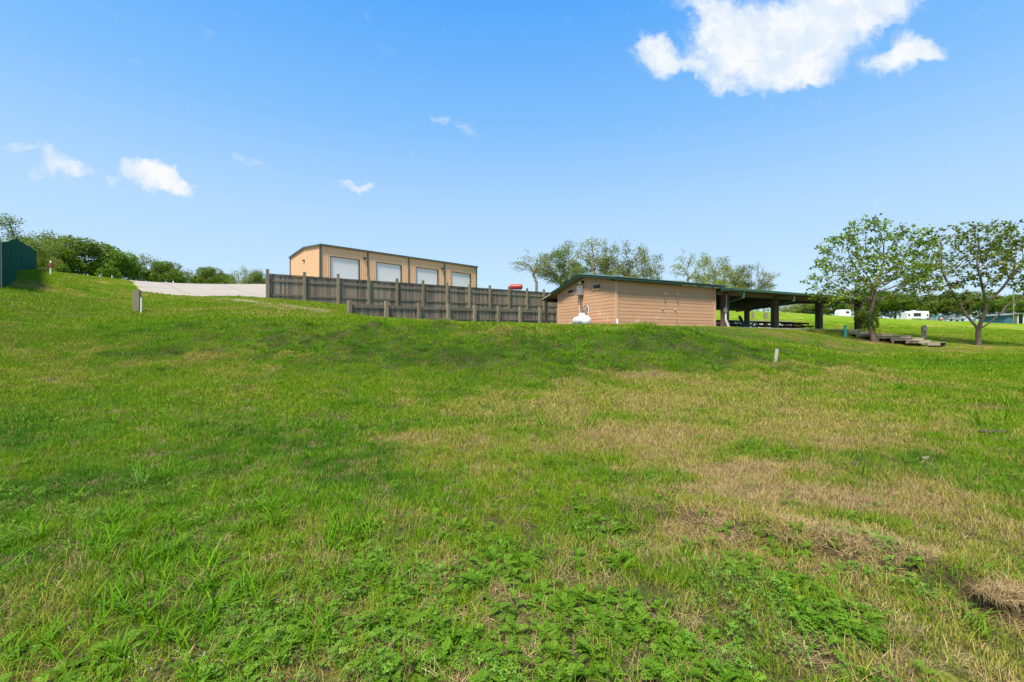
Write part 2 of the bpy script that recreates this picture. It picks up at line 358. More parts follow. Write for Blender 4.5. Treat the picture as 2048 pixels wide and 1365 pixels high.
def fast_mesh(name, verts, faces, mats, smooth=False):
    me = bpy.data.meshes.new(name); k = faces.shape[1]
    me.vertices.add(len(verts)); me.vertices.foreach_set('co', np.asarray(verts, np.float32).ravel())
    me.loops.add(faces.size); me.loops.foreach_set('vertex_index', faces.ravel().astype(np.int32))
    me.polygons.add(len(faces)); me.polygons.foreach_set('loop_start', (np.arange(len(faces))*k).astype(np.int32))
    me.polygons.foreach_set('loop_total', np.full(len(faces), k, np.int32))
    me.update(calc_edges=True); me.validate()
    for m in mats: me.materials.append(m)
    if smooth: me.polygons.foreach_set('use_smooth', np.ones(len(me.polygons), bool))
    return me
m = bpy.data.materials.new('lawn_ground'); m.use_nodes = True; q = NB(m.node_tree); m.node_tree.nodes.clear()
tc = q.n('ShaderNodeTexCoord').outputs['Object']
dry = q.n('ShaderNodeAttribute', attribute_name='dry').outputs['Fac']
lush_shade = q.n('ShaderNodeAttribute', attribute_name='lush_shade').outputs['Fac']
n1 = q.noise(tc, 38, 4, .7); n2 = q.noise(tc, 6, 4, .65); n3 = q.noise(tc, 1.1, 4, .6)
rnd = q.m('ADD', q.m('MULTIPLY', n1, .6), q.m('ADD', q.m('MULTIPLY', n2, .5), -.05), clamp=True)
d2 = q.m('ADD', q.m('ADD', dry, .04), q.m('MULTIPLY', q.m('SUBTRACT', n3, .5), .35))
gc = grass_colour(q, d2, lush_shade, rnd)
soil = q.mix(n1, (.032, .024, .012), (.11, .08, .042))
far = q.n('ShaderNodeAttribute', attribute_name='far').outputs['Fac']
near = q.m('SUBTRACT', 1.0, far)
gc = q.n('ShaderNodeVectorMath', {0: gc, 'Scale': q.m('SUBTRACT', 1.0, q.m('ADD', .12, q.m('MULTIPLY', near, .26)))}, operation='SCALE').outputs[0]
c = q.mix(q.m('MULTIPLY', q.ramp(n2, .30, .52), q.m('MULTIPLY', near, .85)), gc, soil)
bare = q.n('ShaderNodeAttribute', attribute_name='bare').outputs['Fac']
peb = q.n('ShaderNodeTexVoronoi', {'Vector': tc, 'Scale': 14.0}).outputs['Color']
grav = q.mix(q.n('ShaderNodeSeparateColor', {0: peb}).outputs[0], (.24, .18, .115), (.50, .43, .32))
c = q.mix(q.m('MULTIPLY', bare, q.ramp(n2, .35, .6)), c, grav)
p = q.n('ShaderNodeBsdfPrincipled', {'Base Color': c, 'Roughness': .95, 'Specular IOR Level': .1})
hb = q.m('ADD', q.m('MULTIPLY', n1, .5), n2)
bp = q.n('ShaderNodeBump', {'Height': hb, 'Strength': .9, 'Distance': .06}); m.node_tree.links.new(bp.outputs[0], p.inputs['Normal'])
q.n('ShaderNodeOutputMaterial', {0: p.outputs[0]})
me = fast_mesh('ground', verts, faces, [m], True)
def setattr_pt(me, name, vals):
    a = me.attributes.new(name, 'FLOAT', 'POINT'); a.data.foreach_set('value', np.asarray(vals, np.float32).ravel())
setattr_pt(me, 'dry', dryness(GX, GY)); setattr_pt(me, 'lush_shade', lush_and_shade(GX, GY))
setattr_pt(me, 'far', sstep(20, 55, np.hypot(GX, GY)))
BARE = [ground_at(a, c_) for a, c_ in ((430,597),(480,601),(520,606),(560,611),(600,616),(640,621))]
bl = np.array([(p_.x, p_.y) for p_ in BARE])
dd, _ = segdist(GX, GY, bl); setattr_pt(me, 'bare', sstep(1.1, .2, dd+.9*(fbm(GX, GY, 1.2, 400, 3)-.5))*.8)
o = bpy.data.objects.new('ground', me); scene.collection.objects.link(o); tag(o, kind='structure', label='rough sloping lawn of green and dry grass')

# concrete drive
NE = [(-44.5,51.5),(-31.3,38),(-28.2,36.6),(-25.2,36.6),(-22.2,36.1),(-18.9,34.9),(-16.6,35.3),(-14,40),(-10,45),(-4,51),(0,56)]
FE = [(-47,58),(-44,62),(-42,66),(-39,69),(-36,69),(-33,65),(-31,62.6),(-23.4,54.7),(-17.5,60.2),(-11.7,65.6),(-5.9,71)]
vs = []; fs = []; NV = 14
import itertools
for i_ in range(len(NE)-1):
    for k_ in range(6):
        t = k_/6; a = np.array(NE[i_])*(1-t)+np.array(NE[i_+1])*t; c_ = np.array(FE[i_])*(1-t)+np.array(FE[i_+1])*t
        vs.append([a*(1-s_)+c_*s_ for s_ in np.linspace(0, 1, NV)])
vs.append([np.array(NE[-1])*(1-s_)+np.array(FE[-1])*s_ for s_ in np.linspace(0, 1, NV)])
A = np.array(vs); nr = A.shape[0]
Zs = H(A[..., 0], A[..., 1])+.05
V = np.concatenate([A.reshape(-1, 2), Zs.reshape(-1, 1)], 1)
i = np.arange(nr-1)[:, None]*NV+np.arange(NV-1)[None, :]
Fq = np.stack([i, i+NV, i+NV+1, i+1], -1).reshape(-1, 4)
# skirt so the slab edge has thickness
sk = V[np.arange(nr)*NV].copy(); sk[:, 2] -= .14; n0 = len(V); V = np.concatenate([V, sk])
j = np.arange(nr-1); Fq = np.concatenate([Fq, np.stack([j*NV, n0+j, n0+j+1, (j+1)*NV], -1)])
m_conc = bpy.data.materials.new('concrete_paving'); m_conc.use_nodes = True; q = NB(m_conc.node_tree); m_conc.node_tree.nodes.clear()
tc = q.n('ShaderNodeTexCoord').outputs['Object']
c = q.mix(q.noise(tc, .5, 5, .6), (.32, .27, .205), (.43, .365, .285)); c = q.mix(q.m('MULTIPLY', q.noise(tc, 9, 4, .7), .5), c, (.26, .215, .165))
mp = q.n('ShaderNodeMapping', {0: tc, 'Rotation': (0, 0, R(43)), 'Scale': (.21, .21, .001)}).outputs[0]
br = q.n('ShaderNodeTexBrick', {'Vector': mp, 'Color1': (1, 1, 1, 1), 'Color2': (1, 1, 1, 1), 'Mortar': (.35, .32, .3, 1), 'Scale': 1.0, 'Mortar Size': .006, 'Mortar Smooth': .2, 'Brick Width': 1.0, 'Row Height': 1.0}, offset=0.0)
c = q.mix(1.0, c, br.outputs[0], 'MULTIPLY')
p = q.n('ShaderNodeBsdfPrincipled', {'Base Color': c, 'Roughness': .85}); q.n('ShaderNodeOutputMaterial', {0: p.outputs[0]})
me = fast_mesh('driveway', V, Fq, [m_conc], True); o = bpy.data.objects.new('driveway', me); scene.collection.objects.link(o)
tag(o, kind='structure', label='pale concrete drive sloping down from the warehouse')
from mathutils import geometry as _g
DRIVE = NE+FE[::-1]
def in_poly(x, y, P):
    r = np.zeros(np.shape(x), bool); n = len(P)
    for i in range(n):
        (ax, ay), (bx, by) = P[i], P[(i+1) % n]
        c = ((ay > y) != (by > y)) & (x < (bx-ax)*(y-ay)/(by-ay+1e-12)+ax); r ^= c
    return r
def blocked(x, y):
    xw = x+.7*(fbm(x, y, .8, 515, 3)-.5); yw = y+.7*(fbm(x, y, .8, 525, 3)-.5)
    p = (x-SH0.x)*SHX.x+(y-SH0.y)*SHX.y; q_ = (x-SH0.x)*SHY.x+(y-SH0.y)*SHY.y
    shed = (p > -.02) & (p < 8.3) & (q_ > -.02) & (q_ < 8)
    slab = (p > 7.5) & (p < 24.9) & (q_ > -.75) & (q_ < 10.4)
    track = segdist(xw, yw, bl)[0] < .95*(-.25+1.3*fbm(x, y, .6, 530, 3))
    return in_poly(xw, yw, DRIVE) | shed | slab | track

# ------------------------------------------------------------------ materials
M_TAN = mat('tan_siding_paint', (.56, .305, .165), .8, var=.13, scale=.9, spots=((.64, .44, .27), 1.1, .60), bump=.15, bscale=30, tone=.10)
M_TANT = mat('tan_trim_paint', (.62, .37, .21), .7, var=.08)
M_WTAN = mat('tan_metal_panel', (.64, .395, .21), .5, var=.10, scale=.8, tone=.06)
M_GREEN = mat('green_roof_trim', (.026, .055, .036), .75, spec=.1, var=.2, scale=2)
M_GREENR = mat('green_roof_metal', (.14, .22, .17), .5, var=.25, scale=1.5, metal=.0)
M_OLIVE = mat('dark_green_trim', (.075, .085, .055), .5, var=.15)
M_BRN = mat('dark_brown_trim', (.06, .04, .025), .6, var=.15)
M_DOOR = mat('white_door_metal', (.66, .66, .63), .5, var=.05, scale=.7, tone=.0)
M_WOODG = mat('weathered_grey_wood', (.225, .170, .122), .9, var=.65, scale=2.2, stretch=(6, 6, .55), tone=.85, bump=.4, bscale=30, spots=((.27, .225, .175), 5, .60))
M_WOODP = mat('weathered_post_wood', (.24, .19, .125), .9, var=.5, scale=2, stretch=(6, 6, .6), tone=.5, bump=.4, spots=((.13, .14, .075), 3, .56))
M_WOODR = mat('weathered_rail_wood', (.18, .14, .10), .9, var=.45, scale=2, stretch=(1, 1, 6), tone=.5, bump=.3)
M_DARK = mat('dark_roof_underside', (.15, .11, .08), .85, var=.5, scale=1.5)
M_BEAM = mat('brown_painted_beam', (.22, .165, .12), .7, var=.3)
M_PIERL = mat('brown_pier_paint', (.12, .08, .055), .7, var=.35, scale=3)
M_PIERG = mat('dark_grey_green', (.045, .055, .048), .5, var=.3)
M_SCREEN = mat('green_privacy_fabric', (.008, .075, .050), .9, spec=.05, var=.3, scale=1.5, stretch=(3, 3, .4), tone=.5)
M_WHITE = mat('white_tank_paint', (.80, .80, .76), .35, var=.06, scale=3)
M_WP = mat('white_plastic', (.78, .78, .74), .5, var=.06)
M_RED = mat('red_tank_paint', (.42, .045, .028), .45, var=.25)
M_GREYM = mat('grey_metal', (.30, .285, .27), .45, metal=.3, var=.15)
M_STEEL = mat('chrome', (.6, .6, .6), .25, metal=.9, var=.1)
M_COPP = mat('rusty_pipe', (.25, .13, .07), .6, var=.4)
M_BLACK = mat('black_rubber', (.02, .02, .02), .7, var=.2)
M_GLASS = mat('dark_window_glass', (.018, .02, .022), .12, var=.1, spec=.6)
M_PICN = mat('dark_red_brown_wood', (.22, .09, .055), .7, var=.35, scale=4)
M_TEAL = mat('teal_plastic', (.06, .26, .27), .5, var=.15)
M_TURQ = mat('turquoise_paint', (.05, .42, .33), .5, var=.15)
M_TIMB = mat('aged_timber', (.19, .15, .10), .9, var=.4, scale=2.5, tone=.3, bump=.4, spots=((.10, .085, .05), 3, .52))
M_TIMBL = mat('pale_aged_timber', (.34, .29, .21), .9, var=.3, scale=3, bump=.3)
M_SILV = mat('silver_car_paint', (.33, .35, .38), .3, metal=.4, var=.05)
M_BLUE = mat('blue_siding', (.035, .12, .17), .7, var=.2)
M_ORNG = mat('orange_red_paint', (.5, .09, .03), .5, var=.2)
M_CONC2 = mat('old_concrete', (.36, .32, .27), .9, var=.2, scale=1.5, bump=.3)
M_RV = mat('white_vehicle_paint', (.80, .80, .77), .35, var=.04)

# ------------------------------------------------------------------ metal warehouse on the hill
wh = empty('warehouse', (WH0.x, WH0.y, WFLOOR), WHA, 'long tan metal warehouse with dark green trim and white roll-up doors behind the fence', 'building')
L, Wd, EV, RZ, BAY = 24.2, 11.4, 4.87, 5.35, 6.05
def ribs(mb, x0, x1, z0, z1f, y, axis='x', step=.305, dep=.03):
    """ribbed metal sheet between x0 and x1; z1f(x) gives its top; y is the sheet's plane"""
    n = max(1, round((x1-x0)/step)); s_ = (x1-x0)/n
    for k in range(n):
        a = x0+k*s_
        xs = [a, a+s_*.62, a+s_*.70, a+s_*.92, a+s_]; os_ = [0, 0, -dep, -dep, 0]
        mb.tone = random.uniform(-.3, .3)
        for (u0, o0), (u1, o1) in zip(list(zip(xs, os_))[:-1], list(zip(xs, os_))[1:]):
            if axis == 'x': v_ = [(u0, y+o0, z0), (u1, y+o1, z0), (u1, y+o1, z1f(u1)), (u0, y+o0, z1f(u0))]
            else: v_ = [(y+o0, u0, z0), (y+o1, u1, z0), (y+o1, u1, z1f(u1)), (y+o0, u0, z1f(u0))]
            mb.add(v_, [(0, 1, 2, 3)])
mb = MB(); DW, DT = 3.66, 3.68
for k in range(4):
    a = k*BAY; d0 = a+1.22; d1 = d0+DW
    ribs(mb, a, d0, 0, lambda x: EV, 0); ribs(mb, d0, d1, DT, lambda x: EV, 0); ribs(mb, d1, a+BAY, 0, lambda x: EV, 0)
gab = lambda t: EV+(RZ-EV)*(1-abs(t-Wd/2)/(Wd/2))
ribs(mb, 0, Wd/2, 0, gab, 0, 'y'); ribs(mb, Wd/2, Wd, 0, gab, 0, 'y')
ribs(mb, 0, Wd/2, 0, gab, L, 'y', dep=-.03); ribs(mb, Wd/2, Wd, 0, gab, L, 'y', dep=-.03); ribs(mb, 0, L, 0, lambda x: EV, Wd, dep=-.03)
mb.build('wall', M_WTAN, wh)
for k in range(4):
    d0 = k*BAY+1.22; d1 = d0+DW
    dm = MB(); n = 16
    for i_ in range(n):
        z0 = i_*DT/n; z1 = (i_+1)*DT/n; dm.box(d0+.04, d1-.04, .10, .14, z0+.012, z1-.004); 
    dm.box(d0+.02, d1-.02, .13, .16, 0, DT)
    do = dm.build('roll_up_door', M_DOOR, wh)
    MB().box(d0-.07, d0, -.05, .17, 0, DT+.07).box(d1, d1+.07, -.05, .17, 0, DT+.07).box(d0, d1, -.05, .17, DT, DT+.07).build('door_frame', M_BRN, do)
for k in range(5): MB().box(k*BAY-(.13 if k in (0,) else .09), k*BAY+(.13 if k == 4 else .09), -.10, -.035, 0, EV-.02).build('downspout' if 0 < k < 4 else 'corner_trim', M_OLIVE, wh)
MB().box(-.11, -.035, Wd-.12, Wd+.04, 0, EV).build('corner_trim', M_OLIVE, wh)
MB().box(-.12, -.036, -.03, .12, 0, EV-.02).build('corner_trim', M_OLIVE, wh)
MB().box(-.2, L+.2, -.26, -.02, EV-.03, EV+.19).build('gutter', M_OLIVE, wh)
rf = MB()
rf.add([(-.2, -.02, EV+.17), (L+.2, -.02, EV+.17), (L+.2, Wd/2, RZ+.2), (-.2, Wd/2, RZ+.2), (-.2, Wd+.15, EV+.17), (L+.2, Wd+.15, EV+.17)], [(0, 1, 2, 3), (3, 2, 5, 4)])
rf.build('roof', M_OLIVE, wh)
rk = MB()
for x0 in (-.2, L+.03):
    rk = MB(); rk.prism([(-.02, EV-.03), (-.02, EV+.165), (Wd/2, RZ+.195), (Wd+.15, EV+.165), (Wd+.15, EV-.03), (Wd/2, RZ-.02)], .16, 'x', x0)
    rk.build('rake_trim', M_OLIVE, wh)
def wall_pack(x, y, z, ax, par):
    q_ = MB()
    if ax == 'y': q_.box(x-.18, x+.18, y-.22, y, z-.1, z+.1).box(x-.14, x+.14, y-.26, y-.2, z-.02, z+.06)
    else: q_.box(x-.22, x, y-.18, y+.18, z-.02, z+.1).box(x-.08, x, y-.07, y+.07, z-.14, z-.02)
    return q_.build('wall_light', M_BRN, par)
wall_pack(5.6, -.03, 3.98, 'y', wh); wall_pack(17.7, -.03, 3.98, 'y', wh); wall_pack(-.03, 5.7, 3.75, 'x', wh)

# ------------------------------------------------------------------ timber fences
def wood_fence(name, posts, top_f, post_up, label, rails, cap, pw=.2, board=.145):
    """posts: ground points; boards hang on the far side of the rails"""
    o0 = posts[0]; root = empty(name, (o0[0], o0[1], 0), 0, label, 'fence')
    P_ = [(p[0]-o0[0], p[1]-o0[1]) for p in posts]
    for i_, (x, y) in enumerate(P_):
        g = gz(x+o0[0], y+o0[1]); t = top_f(i_)
        q_ = MB(); q_.tone = random.uniform(-.4, .4)
        d = Vector((P_[min(i_+1, len(P_)-1)][0]-P_[max(i_-1, 0)][0], P_[min(i_+1, len(P_)-1)][1]-P_[max(i_-1, 0)][1])).normalized()
        M = Matrix(((d.x, -d.y, 0, x), (d.y, d.x, 0, y), (0, 0, 1, 0), (0, 0, 0, 1)))
        tl = random.uniform(-.03, .03)
        q_.box(-pw/2, pw/2, -pw/2, pw/2, min(g-.3, t-2.2 if cap else 99), t+post_up+tl, M).build('post', M_WOODP, root)
    for i_ in range(len(P_)-1):
        a = Vector(P_[i_]); c_ = Vector(P_[i_+1]); d = (c_-a); Ls = d.length; d.normalize(); nrm = Vector((-d.y, d.x))
        t0, t1 = top_f(i_), top_f(i_+1)
        M = Matrix(((d.x, nrm.x, 0, a.x), (d.y, nrm.y, 0, a.y), (0, 0, 1, 0), (0, 0, 0, 1)))
        q_ = MB(); n = round(Ls/board); s_ = Ls/n
        for k in range(n):
            u = k*s_; t = t0+(t1-t0)*(u+s_/2)/Ls+random.uniform(-.012, .012)
            gw = a+d*(u+s_/2); g = gz(gw.x+o0[0], gw.y+o0[1])
            q_.tone = random.choice([-.45, -.3, -.15, 0, .1, .25, .5])+random.uniform(-.1, .1)
            y0 = pw/2+random.uniform(0, .008)
            q_.box(u+.004, u+s_-.004, y0, y0+.022, g-.15, t, M)
        q_.build('board_panel', M_WOODG, root)
        for dz, h in rails:
            r_ = MB(); r_.tone = random.uniform(-.2, .5)
            z0 = t0-dz; z1 = t1-dz
            pa = M @ Vector((pw/2, pw/2-.03, 0)); pb = M @ Vector((Ls-pw/2, pw/2-.03, 0))
            r_.bar((pa.x, pa.y, z0), (pb.x, pb.y, z1), .05, h).build('rail', M_WOODR, root)
        if cap:
            c2 = MB(); pa = M @ Vector((pw/2, pw/2, 0)); pb = M @ Vector((Ls-pw/2, pw/2, 0)); c2.tone = -.7
            c2.bar((pa.x, pa.y, t0+.035), (pb.x, pb.y, t1+.035), .13, .04).build('cap_board', M_WOODR, root)
    return root
up = [(-.5434*34+i_*2.017, 34+i_*1.681) for i_ in range(14)]
wood_fence('wooden_fence', up, lambda i_: 6.66+.055*i_, .36, 'tall weathered grey board fence running in front of the warehouse', [(.45, .15), (1.55, .15)], True)
lo = [(-.361*30+i_*1.927, 30+i_*1.877) for i_ in range(9)]
wood_fence('retaining_fence', lo, lambda i_: 4.08+.07*i_, .26, 'low weathered grey board fence standing in front of the taller fence', [(.16, .17), (.95, .12)], False, pw=.24)

# green fabric fence at the far left
gp = [(-25.8-4.1, 22.7-4.2), (-25.8, 22.7), (-29.8, 26.8), (-34.2, 31), (-39.8, 36.6), (-45.3, 42.3), (-50.8, 48)]
root = empty('privacy_fence', (gp[0][0], gp[0][1], 0), 0, 'tall dark green fabric-covered fence climbing the slope at left', 'fence')
tops = [5.9, 6.55, 7.65, 8.72, 9.6, 10.4, 11.3]
tops = [EYE+(682-y)/F*D for y, D in ((484, 19.), (483.5, 22.7), (478, 26.8), (474.5, 31), (485, 36.6), (494, 42.3), (501, 48))]
for i_ in range(len(gp)):
    x, y = gp[i_]; g = gz(x, y)
    MB().tube([(x-gp[0][0], y-gp[0][1], g-.2), (x-gp[0][0], y-gp[0][1], tops[i_]+.02)], .04, 8).build('post', M_GREYM, root, True)
for i_ in range(len(gp)-1):
    a = Vector(gp[i_]); c_ = Vector(gp[i_+1]); n = 26; q_ = MB(); nn = (c_-a).normalized(); nn = Vector((nn.y, -nn.x))
    for k in range(n):
        t = k/n; t2 = (k+1)/n; pa = a.lerp(c_, t); pb = a.lerp(c_, t2)
        oa = .045+.03*math.sin(k*1.3)+.02*math.sin(k*2.9); ob = .045+.03*math.sin((k+1)*1.3)+.02*math.sin((k+1)*2.9)
        pa2 = pa+nn*oa; pb2 = pb+nn*ob
        za = tops[i_]*(1-t)+tops[i_+1]*t-.07*math.sin(math.pi*t); zb = tops[i_]*(1-t2)+tops[i_+1]*t2-.07*math.sin(math.pi*t2)
        q_.tone = random.uniform(-.25, .25)
        f4 = []
        for w_ in (0, .004):
            f4 += [(pa2.x+nn.x*w_-gp[0][0], pa2.y+nn.y*w_-gp[0][1], gz(pa.x, pa.y)-.02), (pb2.x+nn.x*w_-gp[0][0], pb2.y+nn.y*w_-gp[0][1], gz(pb.x, pb.y)-.02), (pb2.x+nn.x*w_-gp[0][0], pb2.y+nn.y*w_-gp[0][1], zb), (pa2.x+nn.x*w_-gp[0][0], pa2.y+nn.y*w_-gp[0][1], za)]
        q_.add(f4, [(0, 1, 2, 3), (7, 6, 5, 4), (3, 2, 6, 7), (0, 4, 5, 1)])
    q_.build('fabric_panel', M_SCREEN, root, False)

# ------------------------------------------------------------------ tan shed
sh = empty('shed', (SH0.x, SH0.y, FLOOR), SHA, 'low tan clapboard shed with green metal roof beside the white propane tank', 'building')
SL, SW = 7.75, 5.85; RIDGE_T = 2.93
def roof_z(t):   # underside line of the roof over the gable wall
    return 2.98-.175*(RIDGE_T-t) if t < RIDGE_T else 2.98-.237*(t-RIDGE_T)
lap = .198
q_ = MB(); ztop = roof_z(0)-.02; z = 0.0
while z < ztop:                                     # right-hand long wall, facing -y
    z1 = min(z+lap, ztop); q_.tone = random.uniform(-.5, .5)
    q_.add([(.06, -.022, z), (SL-.06, -.022, z), (SL-.06, -.012, z1), (.06, -.012, z1), (.06, 0, z), (SL-.06, 0, z)], [(0, 1, 2, 3), (4, 5, 1, 0)]); z += lap
q_.build('wall', M_TAN, sh)
q_ = MB(); z = 0.0
VENTS = [(4.0, 4.66, 2.15, 2.37), (1.33, 2.02, 2.17, 2.39)]
def tr(z):       # part of the gable wall below the roof at height z
    return (max(.06, RIDGE_T-(2.98-z)/.175), min(SW-.06, RIDGE_T+(2.98-z)/.237))
while z < 2.96:
    z1 = min(z+lap, 2.965); q_.tone = random.uniform(-.5, .5)
    a0, b0 = tr(z); a1, b1 = tr(z1)
    segs = [(a0, b0, a1, b1)]
    q_.add([(-.022, a0, z), (-.022, b0, z), (-.012, b1, z1), (-.012, a1, z1), (0, a0, z), (0, b0, z)], [(3, 2, 1, 0), (0, 1, 5, 4)]); z += lap
q_.build('gable_wall', M_TAN, sh)
q_ = MB(); q_.box(SL-.01, SL+.0, 0, SW, 0, 2.35).box(0, SL, SW-.01, SW, 0, 2.25); q_.build('rear_wall', M_TAN, sh)
MB().box(.0, .055, .0, .055, 0, 2.4).box(-.05, .075, -.045, -.0, 0, ztop).box(-.045, -.001, .0, .085, 0, ztop).build('corner_board', M_TANT, sh)
MB().box(SL-.075, SL+.03, -.045, -.0, 0, ztop).build('corner_board', M_TANT, sh)
MB().box(-.045, .0, SW-.085, SW+.03, 0, roof_z(SW)-.03).build('corner_board', M_TANT, sh)
for (a, c_, z0, z1) in VENTS:
    v = MB().box(-.05, -.03, a, c_, z0, z1).build('vent_opening', M_GLASS, sh)
    f_ = .07; MB().box(-.062, -.02, a-f_, a, z0-f_, z1+f_).box(-.062, -.02, c_, c_+f_, z0-f_, z1+f_).box(-.062, -.02, a, c_, z1, z1+f_).box(-.062, -.02, a, c_, z0-f_, z0).build('frame', M_TANT, v)
# roof: corrugated sheet, fascia, rake boards, soffit
OV = .37; E0 = -.32; E1 = 7.46; X1 = 8.25
def top_z(t): return roof_z(t)+.17
q_ = MB(); n = 96; xs = np.linspace(-OV-.02, X1, n*2+1)
def corr(i_): return .018 if i_ % 2 else 0.0
for (ta, tb) in ((E0-.05, RIDGE_T), (RIDGE_T, E1+.05)):
    for i_ in range(len(xs)-1):
        q_.add([(xs[i_], ta, top_z(ta)+corr(i_)), (xs[i_+1], ta, top_z(ta)+corr(i_+1)), (xs[i_+1], tb, top_z(tb)+corr(i_+1)), (xs[i_], tb, top_z(tb)+corr(i_))], [(0, 1, 2, 3)])
q_.box(-OV-.02, X1, RIDGE_T-.16, RIDGE_T+.16, top_z(RIDGE_T)-.02, top_z(RIDGE_T)+.035)
q_.build('roof', M_GREENR, sh)
q_ = MB()
q_.prism([(E0, top_z(E0)-.155), (RIDGE_T, top_z(RIDGE_T)-.165), (E1-1.2, top_z(E1-1.2)-.165), (E1-1.2, top_z(E1-1.2)-.01), (RIDGE_T, top_z(RIDGE_T)-.01), (E0, top_z(E0)-.01)], .03, 'x', -OV)
q_.build('rake_board', M_GREEN, sh)
MB().prism([(E1-1.2, top_z(E1-1.2)-.15), (E1, top_z(E1)-.13), (E1, top_z(E1)-.035), (E1-1.2, top_z(E1-1.2)-.05)], .03, 'x', -OV+.001).build('rake_board', M_TIMBL, sh)
MB().box(-OV-.003, X1, E0-.03, E0, top_z(E0)-.17, top_z(E0)-.012).build('fascia', M_GREEN, sh)
MB().box(-OV, X1, E1, E1+.03, top_z(E1)-.15, top_z(E1)-.012).build('fascia', M_GREEN, sh)
q_ = MB()
q_.add([(-OV+.03, E0, roof_z(E0)), (X1-.02, E0, roof_z(E0)), (X1-.02, RIDGE_T, roof_z(RIDGE_T)), (-OV+.03, RIDGE_T, roof_z(RIDGE_T)), (X1-.02, E1, roof_z(E1)), (-OV+.03, E1, roof_z(E1))], [(3, 2, 1, 0), (5, 4, 2, 3)])
q_.build('soffit', M_BEAM, sh)
MB().box(-.3, -.16, E1-.48, E1-.34, -.1, roof_z(E1-.41)).build('porch_post', M_BRN, sh)
MB().box(5.0, 5.14, E1-.48, E1-.34, -.1, roof_z(E1-.41)).build('porch_post', M_BRN, sh)
MB().box(-.3, X1-.1, E1-.5, E1-.34, roof_z(E1-.4)-.2, roof_z(E1-.4)-.01).build('porch_beam', M_BRN, sh)
MB().box(-.25, -.03, .9+SW, SW+1.4, roof_z(SW+1.2)-.02, roof_z(SW+1.2)+.02)
# water heater and its pipes
h_ = MB().box(-.25, -.03, 2.98, 3.42, 1.9, 2.47).build('water_heater', M_GREYM, sh, bevel=.02)
MB().box(-.262, -.25, 3.05, 3.2, 2.37, 2.41).build('air_slot', M_BLACK, h_); MB().box(-.262, -.25, 3.08, 3.16, 2.22, 2.25).build('control_slot', M_BLACK, h_)
MB().tube([(-.12, 3.12, 1.9), (-.12, 3.12, 1.35), (-.10, 3.05, 1.25), (-.10, 3.05, .95)], .022).build('pipe', M_COPP, sh, True)
MB().tube([(-.12, 3.28, 1.9), (-.10, 3.28, 1.45), (-.08, 3.33, 1.35), (-.08, 3.33, .85)], .022).build('pipe', M_WP, sh, True)
MB().tube([(-.16, 3.22, 1.9), (-.14, 3.2, 1.2), (-.14, 2.75, 1.2), (-.14, 2.7, .9)], .016).build('pipe', M_COPP, sh, True)
MB().tube([(-.10, 2.75, .55), (-.1, 2.72, 1.15), (-.1, 2.55, 1.25), (-.1, 2.42, 1.15), (-.1, 2.42, .7)], .024).build('pipe', M_WP, sh, True)
MB().box(-.09, -.03, 2.5, 2.85, 1.05, 1.3).build('pipe_bracket', M_COPP, sh)
MB().tube([(-.1, 2.6, .85), (-.1, 2.6, 1.2)], .02).tube([(-.1, 2.9, .8), (-.1, 2.75, .95), (-.1, 2.65, .9)], .018).build('pipe', M_STEEL, sh, True)
lt = MB().box(-.13, -.03, 2.95, 3.1, 2.62, 2.78).build('wall_light', M_BLACK, sh)
MB().box(-.2, -.13, 3.12, 3.26, 2.62, 2.7).box(-.14, -.1, 3.08, 3.26, 2.66, 2.7).build('lamp_head', M_WP, lt)
# outdoor showers on the long wall
for s_ in (3.36, 4.35):
    MB().tube([(s_, -.02, 1.98), (s_, -.16, 1.96), (s_+.01, -.2, 1.90)], .016).lathe([(.018, 0), (.05, -.03), (.052, -.05)], 14, Matrix.Translation((s_+.01, -.2, 1.90))).build('shower_head', M_STEEL, sh, True)
    Mv = Matrix.Translation((s_-.02, -.03, .98)) @ Matrix.Rotation(R(90), 4, 'X')
    v_ = MB().lathe([(.065, 0), (.065, .012), (.025, .02), (.025, .06)], 20, Mv).build('shower_valve', M_STEEL, sh, True)
    MB().tube([(s_-.02, -.09, .98), (s_+.05, -.12, .94)], .014).build('handle', M_COPP, v_, True)
MB().tube([(4.45, -.05, .1), (4.45, -.05, .45)], .014).build('standpipe', M_COPP, sh, True)
MB().tube([(-.02, -.09, -.1), (-.02, -.09, .33)], .055, 12).build('drain_pipe', M_WP, sh, True)

# ------------------------------------------------------------------ propane tanks
def tank(name, L_, r, mat_, label, cat, loc, rz, dome=True, legs=.12):
    root = empty(name, loc, rz, label, cat)
    prof = [(.01, -L_/2)]+[(r*math.sin(a), -L_/2+r*.6*(1-math.cos(a))) for a in np.linspace(.2, math.pi/2, 7)]
    prof += [(r, 0)]+[(r_, -z_) for r_, z_ in prof[::-1]]
    M = Matrix.Translation((0, 0, r+legs)) @ Matrix.Rotation(R(90), 4, 'Y')
    MB().lathe(prof, 32, M).build('tank_body', mat_, root, True)
    for x in (-L_*.27, L_*.27): MB().box(x-.04, x+.04, -r*.6, r*.6, -.05, legs+r*.25).build('saddle', M_GREYM, root)
    if dome:
        MB().lathe([(.17, 0), (.18, .06), (.17, .13), (.12, .19), (.03, .21)], 20, Matrix.Translation((0, 0, 2*r+legs-.03))).build('valve_cover', mat_, root, True)
        MB().tube([(-.3, 0, 2*r+legs-.02), (-.3, 0, 2*r+legs+.08)], .03).build('valve', M_STEEL, root, True)
        MB().lathe([(r+.006, -.012), (r+.006, .012)], 32, Matrix.Translation((-.22, 0, r+legs)) @ Matrix.Rotation(R(90), 4, 'Y')).build('strap', M_GREYM, root, True)
    return root
pt = SH0+SHY*2.15-SHX*.78
